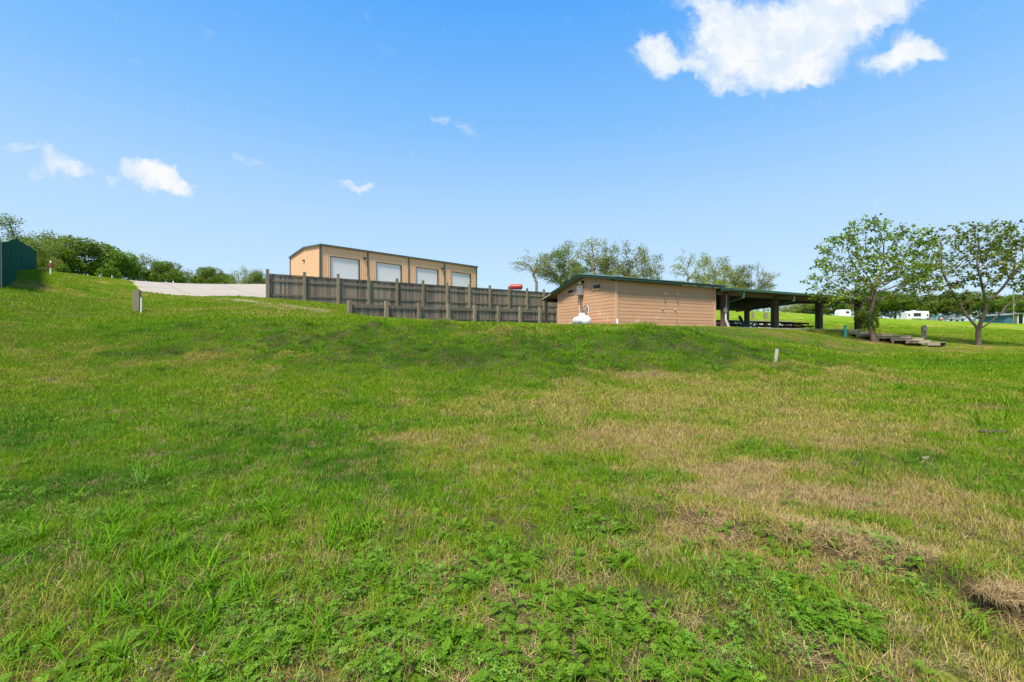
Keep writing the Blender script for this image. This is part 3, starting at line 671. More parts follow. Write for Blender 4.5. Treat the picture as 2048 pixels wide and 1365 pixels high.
tank('propane_tank', 1.75, .29, M_WHITE, 'white horizontal propane tank in front of the shed gable wall', 'gas tank', (pt.x, pt.y, gz(pt.x, pt.y)), SHA-R(90)+R(-14), legs=.06)
a = W(1032, 581, 52)
tank('fuel_tank', 1.55, .32, M_RED, 'red horizontal fuel tank showing above the far end of the tall fence', 'fuel tank', (a.x, a.y, a.z), R(-8), dome=False, legs=.1)
MB().box(a.x-.7, a.x+.7, a.y-.35, a.y+.35, gz(a.x, a.y)-.2, a.z).build('tank_stand', M_GREYM)
st = bpy.data.objects['tank_stand']; rt = bpy.data.objects['fuel_tank']; bpy.context.view_layer.update(); st.parent = rt; st.matrix_parent_inverse = rt.matrix_world.inverted()

# ------------------------------------------------------------------ picnic pavilion
pv = empty('pavilion', (SH0.x, SH0.y, FLOOR), SHA, 'open picnic pavilion with low green-edged roof on brown posts, right of the shed', 'pavilion')
MB().box(7.9, 24.8, -.7, 10.3, -.35, 0.0).build('concrete_slab', M_CONC2, pv)
PS = [8.62, 13.6, 18.7, 23.9]; PT = 9.5
for s_ in PS:
    for t in (0, PT):
        if s_ < 9 and t > 1: t = PT
        q_ = MB().box(s_-.17, s_+.17, t-.17, t+.17, 0, 2.12).build('post', M_PIERL, pv)
        MB().box(s_+.172, s_+.20, t-.14, t+.14, 0, 2.12).box(s_-.02, s_+.172, t-.20, t-.172, 0, 2.12).build('dark_strip', M_PIERG, q_)  # dark grey-green strips on right side and part of front of each post
PE0, PE1, PX0, PX1, PR = -1.2, PT+1.2, 7.85, 24.5, 4.75
def pz(t): return 2.17+.085*(PR-PE0) - .085*abs(t-PR)
q_ = MB(); xs = np.linspace(PX0, PX1, 201)
for (ta, tb) in ((PE0-.04, PR), (PR, PE1+.04)):
    for i_ in range(200):
        q_.add([(xs[i_], ta, pz(ta)+.145+corr(i_)), (xs[i_+1], ta, pz(ta)+.145+corr(i_+1)), (xs[i_+1], tb, pz(tb)+.145+corr(i_+1)), (xs[i_], tb, pz(tb)+.145+corr(i_))], [(0, 1, 2, 3)])
q_.build('roof', M_GREENR, pv)
MB().prism([(PE0, pz(PE0)), (PR, pz(PR)), (PE1, pz(PE1)), (PE1, pz(PE1)+.03), (PR, pz(PR)+.03), (PE0, pz(PE0)+.03)], PX1-PX0-.04, 'x', PX0+.02).build('roof_deck', M_DARK, pv)
for t in (PE0, PE1): MB().box(PX0, PX1, t-.12 if t < 0 else t, t if t < 0 else t+.12, pz(t)-.0, pz(t)+.135).build('gutter', M_GREEN if t > 0 else mat('mid_green_gutter', (.055, .125, .080), .7, spec=.15, var=.15), pv)
for x in (PX0+.001, PX1-.1): MB().prism([(PE0, pz(PE0)-.03), (PR, pz(PR)-.06), (PE1, pz(PE1)-.03), (PE1, pz(PE1)+.13), (PR, pz(PR)+.14), (PE0, pz(PE0)+.13)], .1, 'x', x).build('gable_trim', M_GREEN, pv)
for t in (0, PT): MB().box(PX0+.1, PX1-.1, t-.09, t+.09, 2.02, pz(t)-.01).build('main_beam', M_BEAM, pv)
for s_ in PS:
    MB().prism([(PE0+.05, pz(PE0)-.16), (PR, pz(PR)-.28), (PE1-.05, pz(PE1)-.16), (PE1-.05, pz(PE1)-.005), (PR, pz(PR)-.005), (PE0+.05, pz(PE0)-.005)], .1, 'x', s_-.05).build('rafter', M_BEAM, pv)
for s_ in np.arange(PX0+.9, PX1-.5, .85):
    if min(abs(s_-x) for x in PS) < .2: continue
for t in (.9, 1.9, 2.9, 3.9, 5.6, 6.6, 7.6, 8.6): MB().box(PX0+.1, PX1-.1, t-.03, t+.03, pz(t)-.13, pz(t)-.004).build('purlin', M_DARK, pv)
M_GUT = MATS['mid_green_gutter']
for s_ in PS[:3]:
    MB().bar((s_+.1, PE0-.06, pz(PE0)+.02), (s_+.1, PE0-.06, pz(PE0)-.42), .09, .07).bar((s_+.1, PE0-.02, pz(PE0)-.40), (s_+.1, -.22, pz(PE0)-.62), .09, .07).build('downspout', M_GUT, pv)
MB().bar((PS[2], PE1+.06, pz(PE1)+.02), (PS[2], PE1+.06, pz(PE1)-.30), .09, .07).bar((PS[2], PE1, pz(PE1)-.30), (PS[2], PT+.2, pz(PE1)-.42), .09, .07).build('downspout', M_GREEN, pv)
eb = MB().box(8.28, 8.5, -.33, -.2, .93, 1.2).build('electrical_box', M_GREYM, pv, bevel=.01)
MB().tube([(8.36, -.26, .93), (8.36, -.26, .45), (8.62, -.26, -.02)], .03).build('conduit', M_WP, pv, True)
MB().tube([(8.44, -.26, .93), (8.44, -.26, .5), (8.72, -.26, .05), (8.72, -.26, -.1)], .03).build('conduit', M_WP, pv, True)
MB().tube([(8.45, -.26, 1.2), (8.45, -.26, 1.45), (8.55, -.2, 1.6), (8.55, -.19, 2.1)], .018).build('conduit', M_WP, pv, True)

# low concrete wall behind the pavilion
a = (SH0+SHX*15+SHY*11.3).to_3d(); c_ = (SH0+SHX*34+SHY*11.3).to_3d()
root = empty('retaining_wall', (a.x, a.y, 0), 0, 'low pale concrete wall behind the picnic tables', 'wall')
MB().bar((0, 0, 2.8), (c_.x-a.x, c_.y-a.y, 2.95), .25, 1.5).build('wall_body', mat('pale_concrete', (.60, .55, .48), .9, var=.15, scale=1.5), root)
MB().bar((0, 0, 3.60), (c_.x-a.x, c_.y-a.y, 3.75), .33, .07).build('coping', M_CONC2, root)

# ------------------------------------------------------------------ picnic tables, chair
def picnic_table():
    root = empty('picnic_table'); 
    t_ = MB()
    for k in range(5): t_.box(-.92, .92, -.37+k*.15, -.37+k*.15+.14, .70, .74)
    t_.build('tabletop', M_PICN, root)
    for sy in (-1, 1):
        s_ = MB()
        for k in range(2): s_.box(-.92, .92, sy*.64+(-.14 if k else .005), sy*.64+(-.005 if k else .14), .42, .46)
        s_.build('bench', M_PICN, root)
    for sx in (-1, 1):
        for sy in (-1, 1): MB().bar((sx*.62, sy*.22, .70), (sx*.62, sy*.62, 0), .045, .09, up=(1, 0, 0)).build('leg', M_PICN, root)
        MB().box(sx*.62+.024, sx*.62+.065, -.76, .76, .335, .419).box(sx*.62+.024, sx*.62+.065, -.36, .36, .62, .699).build('cross_brace', M_PICN, root)
    for sx in (-1, 1): MB().bar((sx*.6, 0, .37), (sx*.12, 0, .69), .04, .08, up=(0, 1, 0)).build('diagonal_brace', M_PICN, root)
    return root
pt0 = picnic_table()
TBL = [(1448, 35.2, 20, 'brown picnic table nearest the shed, partly behind the white conduits'),
       (1471, 36.2, 12, 'brown picnic table seen just behind the left side of the teal chair'),
       (1512, 37.2, 32, 'brown picnic table immediately right of the teal chair'),
       (1531, 38.2, 38, 'brown picnic table left of the second pavilion post, behind another'),
       (1568, 38.3, 28, 'brown picnic table just right of the second pavilion post'),
       (1583, 41.0, 22, 'brown picnic table half hidden behind the two end tables'),
       (1601, 39.4, 30, 'brown picnic table at the right end of the row')]
for i_, (px, D, rz, lb) in enumerate(TBL):
    o = pt0 if i_ == 0 else copy_tree(pt0)
    o.location = ((px-1024)/F*D, D, FLOOR+.001); o.rotation_euler = (0, 0, R(rz)); tag(o, lb, 'picnic table', 'picnic tables under the pavilion')
cx_ = (1492-1024)/F*33.4
ch = empty('garden_chair', (cx_, 33.4, FLOOR+.001), R(-8), 'teal slatted garden armchair with reclined back under the pavilion', 'chair')
q_ = MB()
for k in range(5):
    y = -.24+k*.12; hgt = [.84, .93, .97, .93, .84][k]
    q_.bar((-.16, y, .3), (-.16-.34*hgt, y, .3+.80*hgt-.02), .11, .022, up=(1, 0, .4))
q_.build('backrest', M_TEAL, ch)
q_ = MB()
for k in range(5): q_.bar((-.14+k*.12, -.28, .30+k*.018), (-.14+k*.12, .28, .30+k*.018), .11, .02)
q_.build('seat', M_TEAL, ch)
for sy in (-.31, .31):
    MB().box(-.38, .38, sy-.07, sy+.07, .54, .562).build('armrest', M_TEAL, ch)
    MB().bar((.33, sy, 0), (.33, sy, .54), .10, .025, up=(0, 1, 0)).build('leg', M_TEAL, ch)
    MB().bar((.36, sy*.94, .38), (-.62, sy*.94, .05), .025, .11).build('leg', M_TEAL, ch)
    MB().bar((-.34, sy, .54), (-.30, sy, .2), .05, .025).build('arm_support', M_TEAL, ch)

# ------------------------------------------------------------------ posts, stakes, markers
def square_post(name, px, py, D, h, w_, mt, label, cat='post', lean=0, top=None, group=None):
    x = (px-1024)/F*D; g = gz(x, D)
    o = MB().box(-w_/2, w_/2, -w_/2, w_/2, -.25, h).build(name, mt, None, bevel=.006)
    o.location = (x, D, g); o.rotation_euler = (0, R(lean), R(20)); return tag(o, label, cat, group)
g = ground_at(274, 626); D0 = 24
xp = (274-1024)/F*D0
square_post('wooden_post', 274, 625, D0, 1.16, .27, M_WOODP, 'thick weathered wooden post standing alone on the left slope')
x2 = (282.5-1024)/F*(D0-.25); g2 = gz(x2, D0-.25)
o = MB().tube([(0, 0, -.2), (0, 0, .80)], .036, 10).build('white_pipe', M_WP, None, True); o.location = (x2, D0-.25, g2); tag(o, 'thin white pipe right beside the thick weathered wooden post', 'pipe')
g = ground_at(101, 550); D1 = min(g.y, 47.5); x = (101.3-1024)/F*D1; zz = gz(x, D1)
root = empty('marker_post', (x, D1, zz), 0, 'white utility marker post with red band on the left crest', 'marker')
MB().tube([(0, 0, -.2), (0, 0, .62)], .055, 10).build('lower_tube', M_WP, root, True)
MB().tube([(0, 0, .62), (0, 0, .98)], .085, 10).build('red_band', M_RED, root, True)
MB().tube([(0, 0, .98), (0, 0, 1.12), (0, 0, 1.2)], [.055, .055, .03], 10).build('cap', M_WP, root, True)
for px, y0, D_, h, wd, mt, lb in ((92, 547, 48.5, .38, .14, M_WOODP, 'short grey post at the foot of the green fence end, left of the red marker'),
                          (175.5, 556, 50, .3, .08, M_WP, 'tiny white stub on the left crest, below the big round tree'),
                          (199, 558, 50, .33, .10, M_WP, 'small white stub post beside a darker stub on the left crest'),
                          (203, 557, 51, .65, .12, M_WOODP, 'grey stub post beside the small white stub on the left crest'),
                          (224, 558, 52, .6, .07, M_WP, 'slim pale post on the left crest, nearest the drive'),
                          (346.5, 569, 57.5, .75, .09, M_WP, 'slim white post at the far edge of the drive')):
    square_post('short_post', px, y0, D_, h, wd, mt, lb)
g = ground_at(1551, 725); o = MB().box(-.05, .05, -.012, .012, -.2, .42).build('survey_stake', mat('pale_stake_wood', (.55, .50, .40), .8, var=.15), None); o.location = (g.x, g.y, g.z); o.rotation_euler = (R(4), R(5), R(10)); tag(o, 'pale wooden stake leaning on the grassy bank at right', 'stake')
x = (1690.5-1024)/F*29.5; g_ = gz(x, 29.5)
o = MB().tube([(0, 0, -.2), (0, 0, .80)], .075, 12).tube([(0, 0, .80), (0, 0, .86)], .10, 12).build('turquoise_post', M_TURQ, None, True); o.location = (x, 29.5, EYE+(682-676)/F*29.5-.03); tag(o, 'turquoise pipe post with cap beside the timber steps', 'post')
# slatted utility stand on the slope
x = (1848-1024)/F*31.5; g_ = gz(x, 31.5)
root = empty('utility_stand', (x, 31.5, g_), R(10), 'grey utility stand of upright boards on the grass behind the timber steps', 'utility stand')
MB().box(-.16, -.02, -.06, .06, -.2, .86).build('board', M_WOODG, root); MB().box(.06, .14, -.06, .06, -.2, .92).build('board', M_GREYM, root)
MB().box(-.16, .14, -.10, -.06, .55, .80).build('meter_box', M_GREYM, root); MB().box(-.2, .0, -.12, -.061, .02, .12).build('foot_bracket', M_GREYM, root)
# posts in the field seen under the pavilion roof
for k, (px, ytop, wd) in enumerate(((1506, 635, .3), (1532, 631, .5), (1555, 633, .32))):
    D_ = 58; x = (px-1024)/F*D_; g_ = gz(x, D_); zt = EYE+(682-ytop)/F*D_
    lb = ['short stubby wooden field post seen right of the teal chair', 'broad wooden field post left of the second pavilion post', 'slim wooden field post right of the second pavilion post'][k]
    o = MB().box(-wd/2, wd/2, -.1, .1, -.2, max(.8, zt-g_)).build('field_post', M_WOODP, None); o.location = (x, D_, g_); tag(o, lb, 'post')
# dead wood and litter on the lawn
g = ground_at(1992, 868)
def stick(name, g, L_, r, rz, mt, label):
    n = 9; ps = [(-L_/2+L_*k/(n-1), .02*math.sin(k*1.7), r*.6+.012*math.sin(k*2.3)) for k in range(n)]
    o = MB().tube(ps, [r*(.55+.5*math.sin(math.pi*(k+.6)/n)) for k in range(n)], 8).build(name, mt, None, True); o.location = g; o.rotation_euler = (0, 0, rz); return tag(o, label, 'branch')
stick('fallen_branch', g+Vector((0, 0, .015)), .46, .028, R(-4), mat('dead_bark', (.09, .06, .04), .9, var=.5, bump=.5), 'short thick dead branch lying on the right lawn')
g = ground_at(1853, 921); stick('fallen_branch', g+Vector((0, 0, .02)), .11, .012, R(35), M_TIMBL, 'small pale chip of wood on the right lawn')
g = ground_at(1690, 930); stick('fallen_branch', g+Vector((0, 0, .015)), .28, .010, R(-20), MATS['dead_bark'], 'thin dark twig on the dry grass at right')

# ------------------------------------------------------------------ timber steps
ts = empty('timber_steps', (0, 0, 0), 0, 'long flight of aged timber steps going down past the right-hand tree', 'steps')
# each tread: (left px, right px, top y, distance)
TR = [(1664,1716,660.3,31.3),(1690,1740,664.5,30.2),(1712,1784,668.8,29.4),(1752,1821,672.3,28.6),(1782,1846,676.6,27.9),(1812,1861,681.4,27.2),(1856,1880,685.6,26.8)]
for k, (x0, x1, yt, D_) in enumerate(TR):
    a = W(x0, yt, D_+.35); c_ = W(x1, yt, D_-.1); a.z = c_.z = W(0, yt, D_).z
    q_ = MB(); q_.tone = random.uniform(-.3, .3)
    d = (c_-a); Ls = d.length; d.normalize(); nn = Vector((-d.y, d.x, 0)).normalized(); hb = .15
    M = Matrix(((d.x, nn.x, 0, a.x), (d.y, nn.y, 0, a.y), (0, 0, 1, a.z), (0, 0, 0, 1)))
    q_.box(0, Ls, 0, .09, -hb, 0, M).build('front_beam', M_TIMB, ts)
    dk = MB(); nb = max(3, int(Ls/.15))
    for b_ in range(nb): dk.tone = random.uniform(-.3, .4); dk.box(b_*Ls/nb+.006, (b_+1)*Ls/nb-.006, -.03, 1.3, .003, .04, M)
    dk.build('deck', M_TIMBL, ts)
    MB().box(Ls-.55, Ls+.02, -.035, -.003, -hb-.01, .0, M).build('end_board', M_TIMBL, ts)
    for u in ((.1, Ls*.5, Ls-.12) if Ls > 1.2 else (Ls-.12,)):
        pw = M @ Vector((u, .05, 0)); MB().box(u-.06, u+.06, .01, .085, gz(pw.x, pw.y)-a.z-.25, -hb-.002, M).build('post', M_TIMB, ts)
    MB().box(0, Ls, 1.2, 1.28, -.5, -.003, M).build('rear_beam', M_TIMB, ts)

# ------------------------------------------------------------------ far vehicles and camp site
FD = 140.0
def far_z(px, D): return gz((px-1024)/F*D, D)
def at_far(px, D=FD, dz=0): x = (px-1024)/F*D; return (x, D, gz(x, D)+dz)
x, y, z = at_far(1836.5); S_ = FD/F
rv = empty('travel_trailer', (x, y, z), 0, 'white travel trailer with dark windows parked between the two big trees', 'camper')
MB().prism([(-3.4, .45), (3.3, .45), (3.4, 2.5), (3.3, 3.05), (-2.2, 3.05), (-2.3, 2.72), (-3.4, 2.72)], 2.3, 'y', 0).build('body', M_RV, rv, bevel=.05)
s_ = MB().box(-2.1, .75, -.45, -.002, .75, 2.75).build('slide_out', M_RV, rv, bevel=.03)
MB().box(-1.85, .45, -.47, -.452, 1.35, 2.45).build('window', M_GLASS, s_)
MB().box(-3.15, -2.5, -.03, -.002, 1.5, 2.1).build('window', M_GLASS, rv)
MB().box(1.6, 2.3, -.03, -.002, .6, 2.5).build('door', M_DOOR, rv); MB().box(2.6, 3.1, -.03, -.002, 1.5, 2.1).build('window', M_GLASS, rv)
MB().box(-3.3, 3.3, -.02, -.001, .62, .72).build('stripe', M_GREYM, rv)
MB().box(-.9, .1, .8, 1.6, 3.052, 3.3).build('roof_unit', M_RV, rv)
for wx in (.9, 1.75): MB().lathe([(.36, -.12), (.36, .12)], 20, Matrix.Translation((wx, .15, .36)) @ Matrix.Rotation(R(90), 4, 'X')).build('wheel', M_BLACK, rv, True)
x, y, z = at_far(1690, 132)
rv = empty('camper_van', (x, y, z), 0, 'white rounded camper partly hidden behind the pavilion post', 'camper')
MB().prism([(-1.6, .4), (1.8, .4), (1.8, 2.0), (1.5, 2.4), (-1.0, 2.45), (-1.45, 1.9)], 2.2, 'y', 0).build('body', M_RV, rv, bevel=.08)
MB().box(.3, 1.3, -.02, -.001, 1.3, 1.95).build('window', M_GLASS, rv)
for wx in (-.9, 1.1): MB().lathe([(.36, -.12), (.36, .12)], 20, Matrix.Translation((wx, .15, .36)) @ Matrix.Rotation(R(90), 4, 'X')).build('wheel', M_BLACK, rv, True)
x, y, z = at_far(1764, 134)
rv = empty('utility_trailer', (x, y, z), 0, 'low white flat trailer right of the ivy-covered trunk', 'trailer')
MB().prism([(-1.6, .45), (1.7, .3), (1.7, .45), (-.9, .68), (-1.6, 1.05)], 1.4, 'y', 0).build('bed', M_RV, rv)
MB().bar((1.7, .7, .4), (3.0, .7, .3), .1, .1).build('tow_bar', M_RV, rv); MB().lathe([(.3, -.1), (.3, .1)], 16, Matrix.Translation((-.3, -.1, .3)) @ Matrix.Rotation(R(90), 4, 'X')).build('wheel', M_BLACK, rv, True)
# pickup truck
x, y, z = at_far(1914, 138)
tk = empty('pickup_truck', (x, y, z), 0, 'silver grey pickup truck parked beyond the right-hand tree', 'pickup truck')
MB().prism([(-2.7, .45), (2.65, .45), (2.7, .85), (2.55, 1.05), (1.35, 1.15), (.55, 1.75), (-.9, 1.8), (-1.05, 1.2), (-2.7, 1.15)], 1.85, 'y', 0).build('body', M_SILV, tk, bevel=.06)
MB().prism([(-.75, 1.2), (.95, 1.2), (.45, 1.66), (-.7, 1.68)], .012, 'y', -.013).build('window', M_GLASS, tk)
MB().box(-2.6, -1.15, .1, 1.75, 1.16, 1.4).build('bed_cover', M_BLACK, tk, bevel=.03)
for wx in (-1.75, 1.75): MB().lathe([(.39, -.13), (.39, .13)], 20, Matrix.Translation((wx, .1, .39)) @ Matrix.Rotation(R(90), 4, 'X')).build('wheel', M_BLACK, tk, True)
x, y, z = at_far(1881, 138)
mw = empty('riding_mower', (x, y, z), 0, 'small orange-red mower parked left of the silver pickup', 'mower')
MB().prism([(-.7, .25), (.75, .25), (.8, .6), (.2, .75), (-.1, .55), (-.7, .6)], .8, 'y', 0).build('body', M_ORNG, mw, bevel=.03)
MB().box(-.55, -.2, .2, .6, .6, .95).build('seat', M_BLACK, mw)
for wx, r_ in ((-.4, .28), (.5, .2)): MB().lathe([(r_, -.08), (r_, .08)], 16, Matrix.Translation((wx, -.02, r_)) @ Matrix.Rotation(R(90), 4, 'X')).build('wheel', M_BLACK, mw, True)
x, y, z = at_far(1865.5, 138)
rt = empty('utility_enclosure', (x, y, z), 0, 'grey slatted enclosure box next to the white travel trailer', 'enclosure')
q_ = MB(); 
for k in range(7): q_.box(-.8+k*.235, -.8+k*.235+.2, -.03, .0, .05, 1.15)
q_.build('slat_panel', M_GREYM, rt); MB().box(-.85, .85, .002, 1.2, 0, 1.1).build('cabinet', M_GREYM, rt)
for px, D_, h, wd, mt, lb in ((1873.5, 137, 1.55, .42, M_TURQ, 'pale teal hookup pedestal between the grey enclosure and the orange mower'),
                          (1795.5, 135, 1.35, .28, M_WP, 'tall white hookup pedestal left of the white travel trailer'),
                          (1800.5, 134, .5, .3, M_WP, 'short white hookup box beside the tall white pedestal'),
                          (1951, 134, 1.0, .3, M_TURQ, 'small teal hookup pedestal seen between the forked trunks of the right tree')):
    x, y, z = at_far(px, D_); rt = empty('hookup_pedestal', (x, y, z), 0, lb, 'pedestal')
    MB().box(-wd/2, wd/2, -.15, .15, -.1, h).build('cabinet', mt, rt, bevel=.02); MB().box(-wd/2-.03, wd/2+.03, -.18, .18, h+.002, h+.06).build('lid', mt, rt)
# blue building and pole
D_ = 108.0; x, y, z = at_far(2008, D_)
bb = empty('blue_building', (x, y, z), 0, 'low blue building with a shallow grey roof at the right edge', 'building')
MB().box(0, 2.3, 0, 5, -.3, 2.0).build('wall', M_BLUE, bb); MB().box(2.31, 9.5, 2.2, 5, -.3, 2.1).build('rear_wall', mat('dark_grey_siding', (.07, .075, .085), .7, var=.2), bb)
q_ = MB().prism([(-.3, 1.9), (3.2, 2.35), (10.3, 2.35), (10.3, 2.47), (3.2, 2.47), (-.3, 2.02)], 6.2, 'y', -.5).build('roof', M_GREYM, bb)
for xx in (3.3, 4.6, 6.6, 8.8): MB().box(xx-.07, xx+.07, -.1, .04, -.3, 2.34).build('post', M_WP, bb)
MB().box(2.5, 3.0, 1.7, 2.19, -.1, .95).build('appliance', M_WP, bb); MB().box(5.0, 5.9, 2.12, 2.19, -.1, 1.9).build('door', M_DOOR, bb)
MB().box(.75, 1.0, -.03, -.002, 1.0, 1.35).box(1.15, 1.4, -.03, -.002, 1.0, 1.35).build('window', M_GREYM, bb)
x, y, z = at_far(2027, 100)
up_ = empty('utility_pole', (x, y, z), 0, 'plain wooden utility pole in front of the blue building', 'pole')
MB().tube([(0, 0, -.5), (0, 0, 7.2)], [.13, .10], 10).build('pole', M_WOODP, up_, True); MB().box(.1, .3, -.1, .1, 4.0, 4.5).build('meter_box', M_GREYM, up_)

# ------------------------------------------------------------------ trees
def leaf_mat(name, c1, c2, c3, tr_=.42):
    m = bpy.data.materials.new(name); m.use_nodes = True; q = NB(m.node_tree); m.node_tree.nodes.clear()
    at = q.n('ShaderNodeAttribute', attribute_name='tone').outputs['Fac']
    oi = q.n('ShaderNodeObjectInfo').outputs['Random']
    tc = q.n('ShaderNodeTexCoord').outputs['Object']
    c = q.mix(at, c1, c2); c = q.mix(q.ramp(q.noise(tc, 1.1, 3, .6), .42, .68), c, c3)
    c = q.n('ShaderNodeHueSaturation', {'Hue': q.m('ADD', .49, q.m('MULTIPLY', oi, .02)), 'Saturation': 1.0, 'Value': q.m('ADD', .8, q.m('MULTIPLY', oi, .5)), 'Color': c}).outputs[0]
    p = q.n('ShaderNodeBsdfPrincipled', {'Base Color': c, 'Roughness': .5, 'Specular IOR Level': .35})
    t = q.n('ShaderNodeBsdfTranslucent', {0: c})
    ms = q.n('ShaderNodeMixShader', {0: tr_, 1: p.outputs[0], 2: t.outputs[0]}); q.n('ShaderNodeOutputMaterial', {0: ms.outputs[0]}); return m
LM_A = leaf_mat('sycamore_leaves', (.11, .18, .008), (.28, .37, .025), (.13, .17, .012))
LM_B = leaf_mat('dense_tree_leaves', (.09, .17, .010), (.22, .32, .022), (.13, .19, .012))
LM_C = leaf_mat('olive_tree_leaves', (.17, .21, .015), (.33, .36, .05), (.20, .20, .035))
LM_D = leaf_mat('willow_leaves', (.12, .18, .015), (.24, .30, .04), (.14, .18, .025))
M_BARK = mat('grey_brown_bark', (.19, .135, .095), .95, var=.5, scale=4, stretch=(1, 1, .3), bump=.7, bscale=14, spots=((.07, .08, .035), 2.5, .56))
M_BARKP = mat('pale_bark', (.22, .175, .125), .95, var=.4, scale=3, stretch=(1, 1, .3), bump=.4)

def colonize(att, trunk, step, dinf, kill, iters=120, tropism=.0, r_=None, jitter=.12):
    """space colonisation: nodes and parents growing into the attractor cloud"""
    N = [np.array(p, float) for p in trunk]; par = list(range(-1, len(trunk)-1))
    nodes = np.array(N); att = att.copy(); r_ = r_ or np.random.default_rng(3)
    cnt = np.zeros(len(nodes), int)
    near = np.full(len(att), -1); nd = np.full(len(att), 1e9)
    def upd(i0):
        nonlocal near, nd
        if len(att) == 0: return
        d = np.linalg.norm(att[:, None]-nodes[None, i0:], axis=2); j = d.argmin(1); dm = d[np.arange(len(att)), j]
        u = dm < nd; nd = np.where(u, dm, nd); near = np.where(u, j+i0, near)
    upd(0)
    for it in range(iters):
        if len(att) == 0: break
        act = nd < dinf
        if not act.any(): break
        dirs = np.zeros((len(nodes), 3)); v = att-nodes[near]; v /= np.linalg.norm(v, axis=1, keepdims=True)+1e-9
        np.add.at(dirs, near[act], v[act])
        ids = np.unique(near[act]); ids = ids[cnt[ids] < 3]
        if len(ids) == 0: break
        dd_ = dirs[ids]; dd_ /= np.linalg.norm(dd_, axis=1, keepdims=True)+1e-9
        dd_ += r_.normal(0, jitter, dd_.shape); dd_[:, 2] += tropism; dd_ /= np.linalg.norm(dd_, axis=1, keepdims=True)
        new = nodes[ids]+dd_*step; cnt[ids] += 1
        i0 = len(nodes); nodes = np.concatenate([nodes, new]); par += list(ids); cnt = np.concatenate([cnt, np.zeros(len(ids), int)])
        upd(i0); keep = nd > kill; att = att[keep]; near = near[keep]; nd = nd[keep]
    return nodes, np.array(par)
def radii(nodes, par, tip, p=2.2):
    r = np.zeros(len(nodes)); ch = [[] for _ in nodes]
    for i in range(len(nodes)-1, 0, -1):
        if par[i] >= 0: ch[par[i]].append(i)
    for i in range(len(nodes)-1, -1, -1):
        r[i] = tip if not ch[i] else (sum(r[c]**p for c in ch[i]))**(1/p)
    return r, ch
def branch_mesh(nodes, par, r, ch, rmin=0.0, sides=6, scale=1.0, flare=None):
    mb = MB(); stack = [(0, None)]
    while stack:
        i, st_ = stack.pop()
        pl = [st_] if st_ is not None else []
        rr = [min(r[st_]*.8, r[i]*1.25)] if st_ is not None else []
        c = i
        while True:
            pl.append(c); rr.append(r[c])
            kids = sorted(ch[c], key=lambda k: -r[k])
            if not kids: break
            for k in kids[1:]:
                if r[k] >= rmin: stack.append((k, c))
            if r[kids[0]] < rmin: break
            c = kids[0]
        if len(pl) > 1:
            rr = [a*scale for a in rr]
            if i == 0 and flare:
                for j_ in range(min(3, len(rr))): rr[j_] *= flare[j_]
            n = sides+3 if rr[0] > .06 else (sides if rr[0] > .02 else 4)
            mb.tube([tuple(nodes[k]) for k in pl], rr, n, True)
    return mb
def leaf_quads(P, size, r_, droop=.35, aspect=.62, fold=True):
    """one pointed leaf of two triangles-pairs per point"""
    n = len(P); th = r_.uniform(0, 2*np.pi, n); el = r_.normal(-droop, .5, n)
    d = np.stack([np.cos(th)*np.cos(el), np.sin(th)*np.cos(el), np.sin(el)], 1)
    rv_ = r_.normal(0, 1, (n, 3)); rv_[:, 2] += 1.2
    s = np.cross(d, rv_); s /= np.linalg.norm(s, axis=1, keepdims=True)+1e-9
    L_ = (size*r_.uniform(.6, 1.3, n))[:, None]
    nrm = np.cross(s, d)
    a = P; b_ = P+d*L_*.5+s*L_*aspect*.5+nrm*L_*.08; c = P+d*L_; e = P+d*L_*.5-s*L_*aspect*.5+nrm*L_*.08
    V = np.stack([a, b_, c, e], 1).reshape(-1, 3); Fc = np.arange(4*n).reshape(n, 4)
    return V, Fc
def leaf_object(name, P, size, mt, r_, parent=None, droop=.35, aspect=.62, tone=None):
    V, Fc = leaf_quads(P, size, r_, droop, aspect); me = fast_mesh(name, V, Fc, [mt])
    t = r_.random(len(Fc)) if tone is None else tone
    at = me.attributes.new('tone', 'FLOAT', 'FACE'); at.data.foreach_set('value', t.astype(np.float32)[:len(me.polygons)])
    o = bpy.data.objects.new(name, me); scene.collection.objects.link(o); o.parent = parent; return o
def clump_points(tips, n_per, spread, r_):
    P = np.repeat(tips, n_per, 0); return P+r_.normal(0, spread, P.shape)*np.array([1, 1, .8])
def cloud(lobes, n, r_):
    out = []; vol = np.array([a*b_*c for (_, _, _, a, b_, c) in lobes]); vol /= vol.sum()
    for (x, y, z, a, b_, c), v in zip(lobes, vol):
        k = max(4, int(n*v)); d = r_.normal(0, 1, (k, 3)); d /= np.linalg.norm(d, axis=1, keepdims=True)
        rad = r_.uniform(.15, 1, k)[:, None]**(1/2.2); out.append(np.array([x, y, z])+d*rad*np.array([a, b_, c]))
    return np.concatenate(out)

# the two big trees at right, grown to the outlines in the photograph
def big_tree(name, px, D, trunk_px, lobes_px, label, seed, n_att, trunk_scale, ivy=False, rtip=.0075):
    r_ = np.random.default_rng(seed); x0 = (px-1024)/F*D; g_ = gz(x0, D)
    S = D/F
    root = empty(name, (x0, D, g_), 0, label, 'tree')
    def loc(p): return ((p[0]-px)*S, p[2] if len(p) > 2 else 0.0, (trunk_px[0][1]-p[1])*S)
    lobes = [(*loc((lx, ly, dy)), a*S, dpt, c*S) for (lx, ly, dy, a, c, dpt) in lobes_px]
    att = cloud(lobes, n_att, r_)
    return root, loc, att, r_
